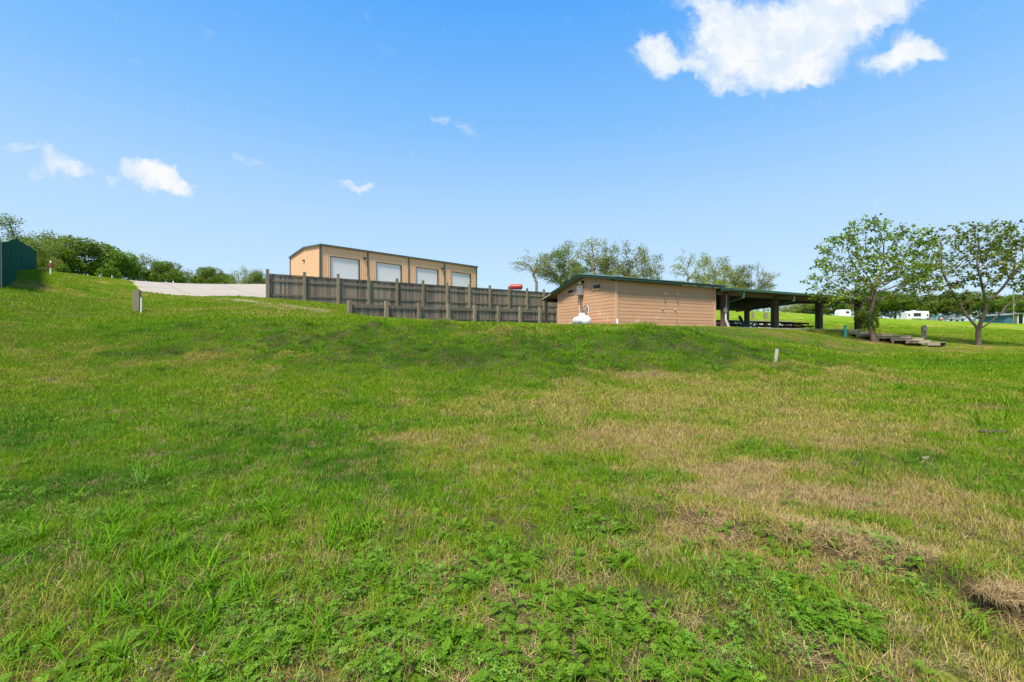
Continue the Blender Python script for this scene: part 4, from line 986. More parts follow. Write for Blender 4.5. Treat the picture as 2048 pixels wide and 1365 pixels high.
# tree A
root, loc, att, r_ = big_tree('tree', 1745, 28.5, [(1745, 685)], [
 (1735,470,0,45,45,1.6),(1700,500,.6,50,42,2.0),(1655,540,.2,30,45,1.5),(1790,490,-.6,50,40,2.0),(1826,530,0,40,48,2.0),(1745,540,0,80,50,3.0),(1685,575,0,60,28,2.2),(1810,575,.3,60,34,2.6),(1668,598,-.5,42,10,1.2),(1735,440,0,17,17,.8),(1690,480,.5,16,12,.8),(1815,470,0,25,20,1),(1775,592,1.0,60,18,1.5),(1672,594,.2,52,15,1.3),(1700,575,.5,50,22,1.5)],
 'broad leafy tree with ivy on its leaning trunk beside the timber steps', 21, 2600, 1.0)
tr_ = [loc(p) for p in ((1748,686),(1745,672),(1741,655),(1740,640),(1742,626),(1746,614),(1748,600),(1749,585))]
nodes, par = colonize(att, tr_, .16, 3.5, .30, 110, .02, r_)
rad_, chn = radii(nodes, par, .0068, 2.06)
rad_[:8] *= np.array([1.35, 1.15, 1.1, 1.05, 1, 1, 1, 1])
branch_mesh(nodes, par, rad_, chn, 0, 7).build('trunk', M_BARK, root, True)
tipsA = nodes[8:][rad_[8:] < .016]
keep = fbm(tipsA[:, 0]*1.3+9, tipsA[:, 2]*1.3+tipsA[:, 1], 1.0, 5, 3) > .36
tipsA = tipsA[keep]
P = clump_points(tipsA[r_.random(len(tipsA)) < .60], 8, .10, r_)
leaf_object('crown', P, .165, LM_A, r_, root, aspect=.85)
# ivy on its trunk
iv = []
for t in np.linspace(.30, .95, 170):
    k = t*6; i0 = int(k); a = np.array(tr_[i0]); c_ = np.array(tr_[min(i0+1, 7)]); p0 = a+(c_-a)*(k-i0)
    w_ = .15+.16*math.sin(math.pi*min(1, t*1.15))**2
    th = r_.uniform(0, 2*math.pi, 5)
    for q__ in th: iv.append(p0+np.array([math.cos(q__)*w_*r_.uniform(.5, 1.1)+.13, math.sin(q__)*w_*r_.uniform(.8, 1.3), r_.normal(0, .06)]))
leaf_object('ivy', np.array(iv), .12, LM_B, r_, root, droop=.7, aspect=.9)
# shrub behind the trunk, against the pavilion
def shrub(name, px, py, D, w_, h_, n, lm, label, seed, size=.12, group=None, cat='shrub'):
    r2 = np.random.default_rng(seed); x = (px-1024)/F*D; g_ = gz(x, D)
    root = empty(name, (x, D, g_), 0, label, cat, group)
    lob = [(r2.normal(0, w_*.22), r2.normal(0, w_*.2), h_*r2.uniform(.3, .72), w_*r2.uniform(.22, .34), w_*.3, h_*r2.uniform(.2, .3)) for _ in range(7)]
    att = cloud(lob, 160, r2); nd_, pr_ = colonize(att, [(0, 0, -.1), (0, 0, .12), (.02, 0, .25)], h_*.09, 9, h_*.1, 50, 0, r2)
    rd_, c2 = radii(nd_, pr_, .007); branch_mesh(nd_, pr_, rd_, c2, 0, 5).build('stem', M_BARK, root, True)
    leaf_object('foliage', cloud(lob, n, r2), size, lm, r2, root, droop=.2, aspect=.7); return root
shrub('shrub', 1728, 655, 32.5, 1.1, 1.9, 1300, LM_B, 'dark leafy shrub between the last pavilion post and the ivy-covered trunk', 4)
# tree B
root, loc, att, r_ = big_tree('tree', 1957, 29, [(1957, 692)], [
 (1905,475,0,45,32,1.8),(1882,507,.4,32,30,1.5),(1960,475,-.4,55,30,2.2),(2020,485,.3,45,32,2.0),(2060,520,0,35,45,2.0),(1950,530,0,80,50,3.2),(1880,555,.4,45,40,2.0),(2030,560,-.3,50,30,2.0),(1890,595,.8,35,26,1.5),(1925,600,-.5,30,22,1.6),(2080,560,0,30,40,1.8),(1990,615,1.5,50,12,1.2),(1930,455,0,25,12,.8),(2010,460,0,20,12,.8)],
 'spreading tree with forked bare trunk at the right edge of the lawn', 33, 2500, 1.0)
tr_ = [loc(p) for p in ((1957,693),(1957,682),(1956,670),(1957,660))]
tr_ = [(a, 0.0, c_) for a, _, c_ in tr_]
N0 = [tuple(p) for p in tr_]; par0 = [-1, 0, 1, 2]
def limb(start, pts_):
    last = start
    for p in pts_:
        N0.append(loc(p)); par0.append(last); last = len(N0)-1
limb(3, [(1951,649,.1),(1945,638,.2),(1939,627,.3),(1934,615,.35),(1927,600,.4),(1920,585,.5),(1912,568,.5),(1903,550,.5)])
limb(3, [(1961,648,0),(1965,635,-.05),(1968,620,-.1),(1967,605,-.1),(1965,588,-.1),(1963,570,0),(1960,552,0),(1955,535,0)])
limb(3, [(1968,650,-.2),(1977,638,-.4),(1984,626,-.6),(1990,614,-.7),(2000,604,-.9),(2015,598,-1.0),(2030,592,-1.0),(2043,580,-1.0)])
limb(12+3, [(1980,596,-.2),(1992,578,-.4),(2002,560,-.5),(2010,545,-.5)])
def colonize_from(nodes0, par_0, att, *a, **k):
    nd_, pr_ = colonize(att, nodes0, *a, **k); pr_ = pr_.copy(); pr_[:len(par_0)] = par_0; return nd_, pr_
nodes, par = colonize_from(N0, par0, att, .16, 3.5, .30, 110, .02, r_)
rad_, chn = radii(nodes, par, .0068, 2.06)
rad_[:4] *= np.array([1.25, 1.0, .95, .95])
branch_mesh(nodes, par, rad_, chn, 0, 7).build('trunk', M_BARK, root, True)
tipsB = nodes[30:][rad_[30:] < .016]
tipsB = tipsB[fbm(tipsB[:, 0]*1.3+3, tipsB[:, 2]*1.3+tipsB[:, 1], 1.0, 8, 3) > .36]
P = clump_points(tipsB[r_.random(len(tipsB)) < .54], 8, .10, r_)
leaf_object('crown', P, .165, LM_A, r_, root, aspect=.85)

# background tree kinds, each about 10 m tall and 8 m wide, copied with scale and turn
def proto_tree(kind, seed):
    r_ = np.random.default_rng(seed); root = empty('tree')
    if kind == 'dense':
        lob = []
        for _ in range(26):
            u_ = r_.uniform(0, 6.283); v_ = math.asin(r_.uniform(-.45, 1)); k_ = r_.uniform(.8, 1.05)
            lob.append((3.1*k_*math.cos(u_)*math.cos(v_), 3.1*k_*math.sin(u_)*math.cos(v_), 5.6+3.1*k_*math.sin(v_), r_.uniform(.8, 1.4), r_.uniform(.8, 1.4), r_.uniform(.65, 1.0)))
        lob += [(0, 0, 5.6, 2.6, 2.6, 2.4), (0, 0, 3.0, 1.9, 1.9, 1.3)]
        att = cloud(lob, 420, r_); nd_, pr_ = colonize(att, [(0, 0, z) for z in np.arange(-.4, 2.4, .4)], .42, 5, .8, 60, 0, r_); rd_, c2 = radii(nd_, pr_, .025)
        surf = []
        for l in lob:
            k = int(620*l[3]*l[5]/3); d = r_.normal(0, 1, (k, 3)); d /= np.linalg.norm(d, axis=1, keepdims=True)
            surf.append(np.array(l[:3])+d*r_.uniform(.72, 1.05, k)[:, None]*np.array(l[3:]))
        P = np.concatenate(surf); P = P[fbm(P[:, 0]+5, P[:, 2]+P[:, 1]*.7, .9, seed, 3) > .33]
        P = clump_points(P, 3, .14, r_); lm, sz, bk = LM_B, .26, M_BARK
    elif kind == 'airy':       # nearly bare, with small tufts at the twig ends
        lob = [(r_.normal(0, 1.3), r_.normal(0, 1.3), r_.uniform(4, 9.2), r_.uniform(.7, 1.4), r_.uniform(.7, 1.4), r_.uniform(.7, 1.4)) for _ in range(11)]
        att = cloud(lob, 420, r_); nd_, pr_ = colonize(att, [(0, 0, z) for z in np.arange(-.4, 3.4, .3)], .28, 6, .5, 90, .08, r_, jitter=.25); rd_, c2 = radii(nd_, pr_, .019)
        tp = nd_[rd_ < .055]; P = clump_points(tp[r_.random(len(tp)) < .55], 10, .24, r_); lm, sz, bk = LM_C, .20, M_BARKP
    else:                      # 'loose': half open olive crown
        lob = [(r_.normal(0, 1.9), r_.normal(0, 1.9), r_.uniform(3, 8.6), r_.uniform(.9, 1.7), r_.uniform(.9, 1.7), r_.uniform(.8, 1.4)) for _ in range(15)]
        att = cloud(lob, 520, r_); nd_, pr_ = colonize(att, [(0, 0, z) for z in np.arange(-.4, 2.2, .35)], .34, 6, .6, 80, .04, r_, jitter=.2); rd_, c2 = radii(nd_, pr_, .02)
        tp = nd_[rd_ < .07]; P = clump_points(tp[r_.random(len(tp)) < .8], 40 if kind == 'willow' else 21, .34, r_); lm, sz, bk = LM_D if kind == 'willow' else LM_C, .21, M_BARKP
    branch_mesh(nd_, pr_, rd_, c2, 0, 5).build('trunk', bk, root, True)
    leaf_object('crown', P, sz, lm, r_, root, droop=.3)
    top = float(np.percentile(P[:, 2], 98.5)); wid = float(np.percentile(P[:, 0], 98)-np.percentile(P[:, 0], 2))
    return root, top, wid
KINDS = {}
for kd, ns in (('dense', 3), ('airy', 3), ('loose', 3), ('willow', 2)):
    KINDS[kd] = [proto_tree(kd, 60+7*i_+len(kd)) for i_ in range(ns)]
USED = set()
def bg_tree(kind, px, ytop, wpx, D, label, group, cat='tree', rise=0.0):
    k = rng.integers(len(KINDS[kind])); src, tp, wd = KINDS[kind][k]
    if id(src) in USED: o = copy_tree(src)
    else: o = src; USED.add(id(src))
    x = (px-1024)/F*D; g_ = gz(x, D)+rise; ht = EYE+(682-ytop)/F*D-g_
    o.location = (x, D, g_); sx = wpx/F*D/wd; o.scale = (sx, (sx+ht/tp)/2, ht/tp); o.rotation_euler = (0, 0, 0)
    return tag(o, label, cat, group)
GL = 'trees along the left skyline'; GM = 'trees behind the shed'; GR = 'trees beyond the camp field'
for a in [('willow',22,438,150,56,'light green tree rising above the green fence at the far left'),
          ('loose',62,476,80,66,'low bushy tree just right of the top of the green fence'),
          ('dense',108,492,64,84,'medium tree behind the red-banded marker post'),
          ('dense',152,481,150,90,'largest round-crowned tree on the left skyline'),
          ('dense',233,504,76,92,'second tree right of the largest round one, with a flat dark top'),
          ('airy',270,508,56,95,'thin half-bare tree in the middle of the left treeline'),
          ('loose',303,518,70,97,'olive green tree right of the thin half-bare tree at left'),
          ('dense',338,526,64,98,'round dark tree above the left end of the drive'),
          ('loose',384,540,66,104,'low dark tree behind the middle of the drive'),
          ('dense',424,537,56,104,'slightly taller tree with pointed top behind the drive'),
          ('dense',448,549,44,108,'lowest dark tree of the row behind the drive'),
          ('airy',472,540,44,100,'pale bare tree left of the loose-crowned one behind the drive'),
          ('loose',492,534,56,100,'loose-crowned tree with sky showing through, left of the fence end'),
          ('dense',520,548,40,104,'small tree touching the left end of the tall fence')]:
    bg_tree(*a, GL)
for a in [('airy',1073,505,84,62,'bare spreading tree just right of the red tank'),
          ('willow',1122,503,96,66,'bushy yellow-green tree behind the left end of the shed roof'),
          ('airy',1138,480,44,70,'tall thin bare tree rising out of the yellow-green one'),
          ('airy',1186,475,70,64,'tallest bare tree above the shed ridge'),
          ('loose',1216,490,60,66,'crooked olive tree right of the tallest one above the shed'),
          ('willow',1165,528,80,72,'low green tree behind the shed ridge'),
          ('loose',1262,494,88,68,'half-leafy tree above the middle of the shed roof'),
          ('loose',1302,502,66,69,'leafy tree at the right end of the group over the shed'),
          ('loose',1240,535,80,74,'low olive tree behind the shed roof, under the half-leafy one'),
          ('airy',1380,505,62,84,'small thin tree above the right end of the shed'),
          ('loose',1431,506,78,86,'taller olive tree above the shed-pavilion joint'),
          ('loose',1470,524,70,88,'middle olive tree of the group over the pavilion roof'),
          ('willow',1500,536,76,90,'brighter green tree over the pavilion roof'),
          ('airy',1528,530,56,86,'reddish-twigged bare tree at the right end over the pavilion'),
          ('loose',1400,548,80,92,'low olive tree filling the gap above the shed right end')]:
    bg_tree(*a, GM)
far_px = [(1575,604,70,150),(1618,606,66,158),(1660,596,70,165),(1702,588,80,168),(1745,584,74,170),(1790,586,82,166),(1834,590,74,172),(1872,592,70,168),(1915,586,84,166),(1960,588,76,160),(2000,592,72,150),(2045,590,80,142),(2090,588,80,140)]
where = ['beyond the field left of the third pavilion post','beyond the third pavilion post','above the rounded white camper','behind the last pavilion post','behind the ivy-covered trunk','left of the white travel trailer','directly above the white travel trailer','right of the white travel trailer','behind the silver pickup','behind the forked trunk','left of the blue building','above the blue building','at the right edge of the photo']
for k, (px, yt, wp, D_) in enumerate(far_px):
    kd = ['loose', 'dense', 'dense', 'loose', 'dense', 'dense'][k % 6]
    bg_tree(kd, px, yt, wp, D_, f"distant {'olive loose' if kd == 'loose' else 'dark green'} tree {where[k]}", GR)
# far woods that read as one mass behind the single trees
def woods(label, rows, n, size, lm, seed):
    r2 = np.random.default_rng(seed); P = []
    for (x0, y0, x1, y1, h_, dp) in rows:
        t = r2.random(n); X_ = x0+(x1-x0)*t; Y_ = y0+(y1-y0)*t+r2.normal(0, dp, n)
        hh = h_*(.45+.9*fbm(X_, Y_, 7, seed, 3)); P.append(np.stack([X_, Y_, H(X_, Y_)+hh*r2.random(n)**.8], 1))
    o = leaf_object('far_woods', np.concatenate(P), size, lm, r2); return tag(o, label, 'woods', kind='stuff')
woods('dark undergrowth filling the foot of the left treeline', [(-120, 98, -50, 108, 4.2, 2.5), (-52, 108, -44, 114, 3.2, 2)], 9000, .42, LM_B, 3)
woods('hazy dark woods along the far edge of the camp field', [(70, 176, 240, 160, 10, 4)], 16000, .6, LM_B, 5)
woods('scrub behind the field under the pavilion roof', [(30, 112, 78, 150, 2.6, 3)], 5000, .45, LM_C, 7)

# ------------------------------------------------------------------ grass, weeds and thatch
def plant_mat(name, mode):
    m = bpy.data.materials.new(name); m.use_nodes = True; q = NB(m.node_tree); m.node_tree.nodes.clear()
    dry = q.n('ShaderNodeAttribute', attribute_name='dry', attribute_type='INSTANCER').outputs['Fac']
    lush_shade = q.n('ShaderNodeAttribute', attribute_name='lush_shade', attribute_type='INSTANCER').outputs['Fac']
    tn = q.n('ShaderNodeAttribute', attribute_name='tone').outputs['Fac']
    tipc = q.n('ShaderNodeAttribute', attribute_name='along').outputs['Fac']
    if mode == 'blade':
        d2 = q.m('ADD', dry, q.m('MULTIPLY', q.m('SUBTRACT', .5, tipc), .22))
        c = grass_colour(q, d2, lush_shade, tn)
    elif mode == 'coarse':
        c = q.mix(tn, (.060, .19, .001), (.16, .31, .006)); c = q.mix(q.ramp(dry, .6, 1.), c, (.30, .24, .10))
    elif mode == 'weed':
        c = q.mix(tn, (.070, .18, .006), (.20, .34, .025))
    elif mode == 'clover':
        c = q.mix(tn, (.09, .21, .02), (.20, .36, .04))
    elif mode == 'straw':
        c = q.mix(tn, (.22, .14, .06), (.56, .41, .19))
    else: c = q.mix(tn, (.7, .7, .66), (.85, .85, .82))
    p = q.n('ShaderNodeBsdfPrincipled', {'Base Color': c, 'Roughness': .6 if mode != 'straw' else .8, 'Specular IOR Level': .12})
    t = q.n('ShaderNodeBsdfTranslucent', {0: c})
    ms = q.n('ShaderNodeMixShader', {0: .28 if mode not in ('straw',) else .15, 1: p.outputs[0], 2: t.outputs[0]}); q.n('ShaderNodeOutputMaterial', {0: ms.outputs[0]}); return m
PM = {k: plant_mat('plant_'+k, k) for k in ('blade', 'coarse', 'weed', 'clover', 'straw', 'flower')}
PATCHES = []
def add_attr(me, name, vals):
    at = me.attributes.new(name, 'FLOAT', 'FACE'); at.data.foreach_set('value', np.asarray(vals, np.float32))
def blades(n, rad, hmin, hmax, wdt, lean, mt, seed, seg=3, flat=0.0, coarse=False):
    """clump of curved tapering blades"""
    r_ = np.random.default_rng(seed); V = []; Fc = []; T = []; Al = []
    for b_ in range(n):
        a = r_.uniform(0, 2*math.pi); rr = rad*math.sqrt(r_.random()); base = np.array([rr*math.cos(a), rr*math.sin(a), -.006])
        th = r_.uniform(0, 2*math.pi); hh = r_.uniform(hmin, hmax); ln = abs(r_.normal(lean, .3)); t_ = r_.random()
        dirx = np.array([math.cos(th), math.sin(th), 0]); side = np.array([-math.sin(th), math.cos(th), 0]); w0 = wdt*r_.uniform(.6, 1.3)
        base_ang = (.15+.5*ln)*(1-flat)+1.25*flat; curve = ln*(1.0 if not coarse else 1.3)
        p = base.copy(); pts_ = [p.copy()]
        for s_ in range(seg):
            ang = base_ang+curve*(s_/seg)
            ang = min(ang, 2.1 if not flat else 1.62)
            p = p+(dirx*math.sin(ang)+np.array([0, 0, math.cos(ang)]))*hh/seg
            if p[2] < .004: p[2] = .004
            pts_.append(p.copy())
        side = side+dirx*r_.normal(0, .25)
        i0 = len(V)
        for s_, pp in enumerate(pts_[:-1]):
            wv = w0*(1-(s_/seg)**1.6*.75)*.5; V += [pp-side*wv, pp+side*wv]
        V.append(pts_[-1])
        for s_ in range(seg-1): Fc.append((i0+2*s_, i0+2*s_+1, i0+2*s_+3, i0+2*s_+2)); T.append(t_); Al.append(s_/seg)
        Fc.append((i0+2*seg-2, i0+2*seg-1, i0+2*seg)); T.append(t_); Al.append(1.0)
    me = bpy.data.meshes.new('p'); me.from_pydata([tuple(v) for v in V], [], Fc); me.materials.append(mt); add_attr(me, 'tone', T); add_attr(me, 'along', Al); return me
def feather_weed(n, L_, mt, seed):
    """rosette of deeply cut, ferny leaves"""
    r_ = np.random.default_rng(seed); V = []; Fc = []; T = []
    def lobe(p, d, s, l, w_, t_):
        up = np.cross(d, s); i0 = len(V)
        V.extend([p, p+d*l*.5+s*w_*.5+up*.1*l, p+d*l, p+d*l*.5-s*w_*.5+up*.1*l]); Fc.append((i0, i0+1, i0+2, i0+3)); T.append(t_)
    for b_ in range(n):
        th = 2*math.pi*b_/n+r_.normal(0, .3); l = L_*r_.uniform(.6, 1.15); t_ = r_.random()*.8
        dirx = np.array([math.cos(th), math.sin(th), 0]); up = np.array([0, 0, 1.]); side = np.cross(up, dirx); el = r_.uniform(.35, 1.15)
        p = np.array([0, 0, r_.uniform(0, L_*.35)]); m_ = 6
        for s_ in range(m_):
            e2 = el-s_*.2; d = dirx*math.cos(e2)+up*math.sin(e2); pn = p+d*l/m_
            w_ = .0035; i0 = len(V); V.extend([p-side*w_*.5, p+side*w_*.5, pn+side*w_*.5, pn-side*w_*.5]); Fc.append((i0, i0+1, i0+2, i0+3)); T.append(t_)
            if s_ > 0:
                ll = l*.34*math.sin(math.pi*(s_+.6)/(m_+.8))
                for sg in (-1, 1):
                    dl = (d*.65+side*sg*.76); dl /= np.linalg.norm(dl); sl = np.cross(np.cross(d, side), dl)
                    lobe(pn, dl, sl, ll, ll*.42, t_+.15*r_.random())
                    for q__ in (.35, .6): 
                        for s2 in (-1, 1):
                            d3 = dl*.6+sl*s2*.8; d3 /= np.linalg.norm(d3); lobe(pn+dl*ll*q__, d3, np.cross(np.cross(dl, sl), d3), ll*.36, ll*.17, t_+.15*r_.random())
            p = pn
        lobe(p, d, side, l*.2, l*.09, t_)
    me = bpy.data.meshes.new('p'); me.from_pydata([tuple(v) for v in V], [], Fc); me.materials.append(mt); add_attr(me, 'tone', T); return me
def clover(n, rad, sz, mt, seed, h=.06):
    r_ = np.random.default_rng(seed); V = []; Fc = []; T = []
    for b_ in range(n):
        a = r_.uniform(0, 2*math.pi); rr = rad*math.sqrt(r_.random()); z = r_.uniform(.25, 1)*h; c = np.array([rr*math.cos(a), rr*math.sin(a), z]); t_ = r_.random(); ph = r_.uniform(0, 6.28)
        tl = r_.normal(0, .3, 2)
        for k in range(3):
            th = ph+k*2.09; d = np.array([math.cos(th), math.sin(th), tl[0]*math.cos(th)+tl[1]*math.sin(th)]); s = np.array([-math.sin(th), math.cos(th), -tl[0]*math.sin(th)+tl[1]*math.cos(th)])
            i0 = len(V); V += [c, c+d*sz*.55+s*sz*.38, c+d*sz+s*sz*.12, c+d*sz-s*sz*.12, c+d*sz*.55-s*sz*.38]; Fc.append((i0, i0+1, i0+2, i0+3, i0+4)); T.append(t_)
    me = bpy.data.meshes.new('p'); me.from_pydata([tuple(v) for v in V], [], Fc); me.materials.append(mt); add_attr(me, 'tone', T); return me
def flowers(n, rad, mt, seed):
    r_ = np.random.default_rng(seed); V = []; Fc = []
    for b_ in range(n):
        c = np.array([r_.normal(0, rad), r_.normal(0, rad), r_.uniform(.04, .09)]); tl = r_.normal(0, .5, 2)
        for k in range(4):
            th = k*1.57; d = np.array([math.cos(th), math.sin(th), tl[0]*math.cos(th)+tl[1]*math.sin(th)])*.0065; s = np.array([-math.sin(th), math.cos(th), 0])*.003
            i0 = len(V); V += [c, c+d*.6+s, c+d, c+d*.6-s]; Fc.append((i0, i0+1, i0+2, i0+3))
    me = bpy.data.meshes.new('p'); me.from_pydata([tuple(v) for v in V], [], Fc); me.materials.append(mt); add_attr(me, 'tone', r_.random(len(Fc))); return me
def scatter(name, label, protos, pos, nrm, rot, scl, idx, dry, lush_shade, kind='stuff'):
    """one object whose vertices carry the plants; a geometry-node group puts a plant on each"""
    col = bpy.data.collections.new(name+'_kinds')
    for k, me in enumerate(protos):
        me.name = f'{name}_{k:02d}'; ob = bpy.data.objects.new(f'{name}_{k:02d}', me); col.objects.link(ob)
    me = bpy.data.meshes.new(name); me.vertices.add(len(pos)); me.vertices.foreach_set('co', np.asarray(pos, np.float32).ravel())
    e = me.attributes.new('rot', 'FLOAT_VECTOR', 'POINT'); e.data.foreach_set('vector', np.asarray(rot, np.float32).ravel())
    for nm, v_ in (('scl', scl), ('dry', dry), ('lush_shade', lush_shade)):
        e = me.attributes.new(nm, 'FLOAT', 'POINT'); e.data.foreach_set('value', np.asarray(v_, np.float32))
    e = me.attributes.new('idx', 'INT', 'POINT'); e.data.foreach_set('value', np.asarray(idx, np.int32))
    o = bpy.data.objects.new(name, me); scene.collection.objects.link(o); tag(o, label, kind=kind)
    g = bpy.data.node_groups.new(name, 'GeometryNodeTree'); g.interface.new_socket('Geometry', in_out='INPUT', socket_type='NodeSocketGeometry'); g.interface.new_socket('Geometry', in_out='OUTPUT', socket_type='NodeSocketGeometry')
    gi = g.nodes.new('NodeGroupInput'); go = g.nodes.new('NodeGroupOutput'); ci = g.nodes.new('GeometryNodeCollectionInfo'); ci.inputs[0].default_value = col; ci.inputs['Separate Children'].default_value = True; ci.inputs['Reset Children'].default_value = True
    ip = g.nodes.new('GeometryNodeInstanceOnPoints'); ip.inputs['Pick Instance'].default_value = True
    def na(nm, ty):
        n_ = g.nodes.new('GeometryNodeInputNamedAttribute'); n_.data_type = ty; n_.inputs['Name'].default_value = nm; return n_.outputs['Attribute']
    L_ = g.links.new; L_(gi.outputs[0], ip.inputs['Points']); L_(ci.outputs[0], ip.inputs['Instance'])
    L_(na('idx', 'INT'), ip.inputs['Instance Index']); L_(na('rot', 'FLOAT_VECTOR'), ip.inputs['Rotation']); L_(na('scl', 'FLOAT'), ip.inputs['Scale']); L_(ip.outputs[0], go.inputs[0])
    md = o.modifiers.new('plants', 'NODES'); md.node_group = g; return o
def spread(n_target, d0, d1, dens_f, r_, xk=1.22, pad=1.2):
    """random ground points in the wedge the camera sees (with a margin), thinned by dens_f(x, y) in 0..1"""
    D = np.sqrt(r_.uniform(d0*d0, d1*d1, n_target)); x = r_.uniform(-1, 1, n_target)*(D*xk+pad)
    w_ = (D*xk+pad)/(d1*xk+pad); k = r_.random(n_target) < 1.0
    y = D; a = dens_f(x, y); k &= r_.random(n_target) < a; x, y = x[k], y[k]; b_ = ~blocked(x, y); return x[b_], y[b_]
def slope_rot(x, y, r_, follow=.8, jit=.12):
    e = .25; gx_ = (H(x+e, y)-H(x-e, y))/(2*e); gy_ = (H(x, y+e)-H(x, y-e))/(2*e)
    # tilt about x by atan(gy), about y by -atan(gx), after a random spin about z
    rx = np.arctan(gy_)*follow+r_.normal(0, jit, len(x)); ry = -np.arctan(gx_)*follow+r_.normal(0, jit, len(x)); rz = r_.uniform(0, 2*np.pi, len(x))
    cx, sx, cy, sy, cz, sz = np.cos(rx), np.sin(rx), np.cos(ry), np.sin(ry), np.cos(rz), np.sin(rz)
    # R = Ry(ry) Rx(rx) Rz(rz)  -> euler XYZ
    r20 = -sy*cz+cy*sx*sz; r21 = sy*sz+cy*sx*cz; r22 = cy*cx; r00 = cy*cz+sy*sx*sz; r10 = cx*sz
    return np.stack([np.arctan2(r21, r22), np.arcsin(np.clip(-r20, -1, 1)), np.arctan2(r10, r00)], 1)
def place(name, label, protos, x, y, smin, smax, r_, idxw=None, dz=0.0, jit=.12, dryadd=0.0):
    z = HG(x, y)+dz; n = len(x); idx = r_.integers(0, len(protos), n) if idxw is None else idxw
    return scatter(name, label, protos, np.stack([x, y, z], 1), None, slope_rot(x, y, r_, jit=jit), r_.uniform(smin, smax, n), idx, np.clip(dryness(x, y)+r_.normal(0, .10, n)+dryadd, 0, 1), lush_and_shade(x, y))
r_ = np.random.default_rng(77)
B = PM['blade']
# near lawn
pro_n = [blades(34, .075, .030, .085, .0036, .55, B, 100+k) for k in range(6)]+[blades(30, .085, .04, .12, .0036, .8, B, 120+k) for k in range(3)]+[blades(22, .085, .03, .08, .003, 1.0, B, 140+k, flat=.75) for k in range(3)]
def hgt(x, y): return .62+.75*fbm(x, y, 1.4, 640, 3)
def weedy(x, y): return np.exp(-((x-.3)/1.5)**2-((y-2.4)/.9)**2)
def den_near(x, y): return np.clip(1.0-.45*dryness(x, y)**2-.5*weedy(x, y), 0, 1)*sstep(8.6, 6.4, y)
x, y = spread(27000, 1.5, 8.6, den_near, r_)
o = place('lawn_grass', 'near lawn of short green and straw grass blades', pro_n, x, y, .75, 1.35, r_)
# middle lawn
pro_m = [blades(40, .17, .04, .10, .0075, .6, B, 200+k, seg=2) for k in range(5)]+[blades(30, .17, .04, .12, .0075, .9, B, 220+k, seg=2, flat=.5) for k in range(2)]
x, y = spread(46000, 6.0, 21, lambda x, y: sstep(6.0, 8.2, y)*sstep(21, 17, y)*np.clip(1-.4*dryness(x, y)**2, 0, 1), r_)
place('lawn_grass', 'middle lawn of short grass climbing the bank', pro_m, x, y, .8, 1.4, r_)
# far lawn
pro_f = [blades(36, .34, .045, .12, .018, .6, B, 300+k, seg=2) for k in range(5)]
x, y = spread(60000, 16, 62, lambda x, y: sstep(16, 20, y)*sstep(62, 38, y), r_, xk=1.16)
o = place('lawn_grass', 'far lawn of grass beyond the bank', pro_f, x, y, .8, 1.4, r_)
sc_ = r_.uniform(.8, 1.4, len(x))*np.where((x > 7.5) & (y > 20) & (y < 31), .5, 1.0); o.data.attributes['scl'].data.foreach_set('value', sc_.astype(np.float32))
# coarse tufts: broad bright blades on the bank, the crest and the lower left
C_ = PM['coarse']
pro_c = [blades(20, .06, .14, .30, .010, .8, C_, 400+k, seg=4, coarse=True) for k in range(4)]+[blades(9, .04, .16, .34, .012, .95, C_, 420+k, seg=4, coarse=True) for k in range(3)]
def cden(x, y):
    m_ = sstep(.52, .68, fbm(x, y, 1.1, 700, 4))*sstep(.35, .6, fbm(x, y, .35, 720, 2))
    reg = .12+.75*np.exp(-((x+3.6)/2.6)**2-((y-3.0)/2.2)**2)+.9*sstep(13, 15, y)*sstep(22, 20, y)*sstep(-13, -9, x)*sstep(16, 11, x)
    return np.clip(m_*reg*(1-.8*dryness(x, y)), 0, 1)
x, y = spread(9000, 1.7, 6.5, cden, r_); place('coarse_grass', 'broad-bladed coarse grass tufts in the near lawn', pro_c, x, y, .35, 1.0, r_)
x, y = spread(14000, 6.5, 24, cden, r_); place('coarse_grass', 'taller bright grass tufts on the bank and its crest', pro_c, x, y, .7, 1.6, r_)
# long crest fringe
t = r_.uniform(0, 1, 2600); xx = -12+t*26; cy = 20.3+.9*sstep(4, 12, xx)+r_.normal(0, .7, len(t)); kk = ~blocked(xx, cy)
place('coarse_grass', 'fresh green fringe of longer grass along the top of the bank', pro_c[:4], xx[kk], cy[kk], .22, .5, r_)
# ferny weeds
pro_w = [feather_weed(8, .06, PM['weed'], 500+k) for k in range(3)]+[feather_weed(6, .085, PM['weed'], 520+k) for k in range(2)]+[feather_weed(10, .05, PM['weed'], 540)]
def wden(x, y):
    reg = np.exp(-((x-.2)/1.3)**2-((y-2.6)/1.15)**2)+.5*np.exp(-((x+1.3)/.9)**2-((y-2.2)/.5)**2)+.6*np.exp(-((x-1.8)/.9)**2-((y-2.5)/.7)**2)+.45*sstep(15, 17, y)*sstep(20, 18, y)*sstep(-8, -4, x)*sstep(9, 6, x)+.03
    return np.clip(reg*sstep(.42, .66, fbm(x, y, .45, 800, 3))*1.1, 0, 1)
x, y = spread(12000, 1.7, 6.0, wden, r_); place('ferny_weeds', 'low ferny-leaved weeds spreading through the near lawn', pro_w, x, y, .55, 1.4, r_, dz=.0)
x, y = spread(7000, 6.0, 20, wden, r_); place('ferny_weeds', 'low leafy weeds dotted over the bank', pro_w, x, y, 1.0, 2.0, r_, dz=.0)
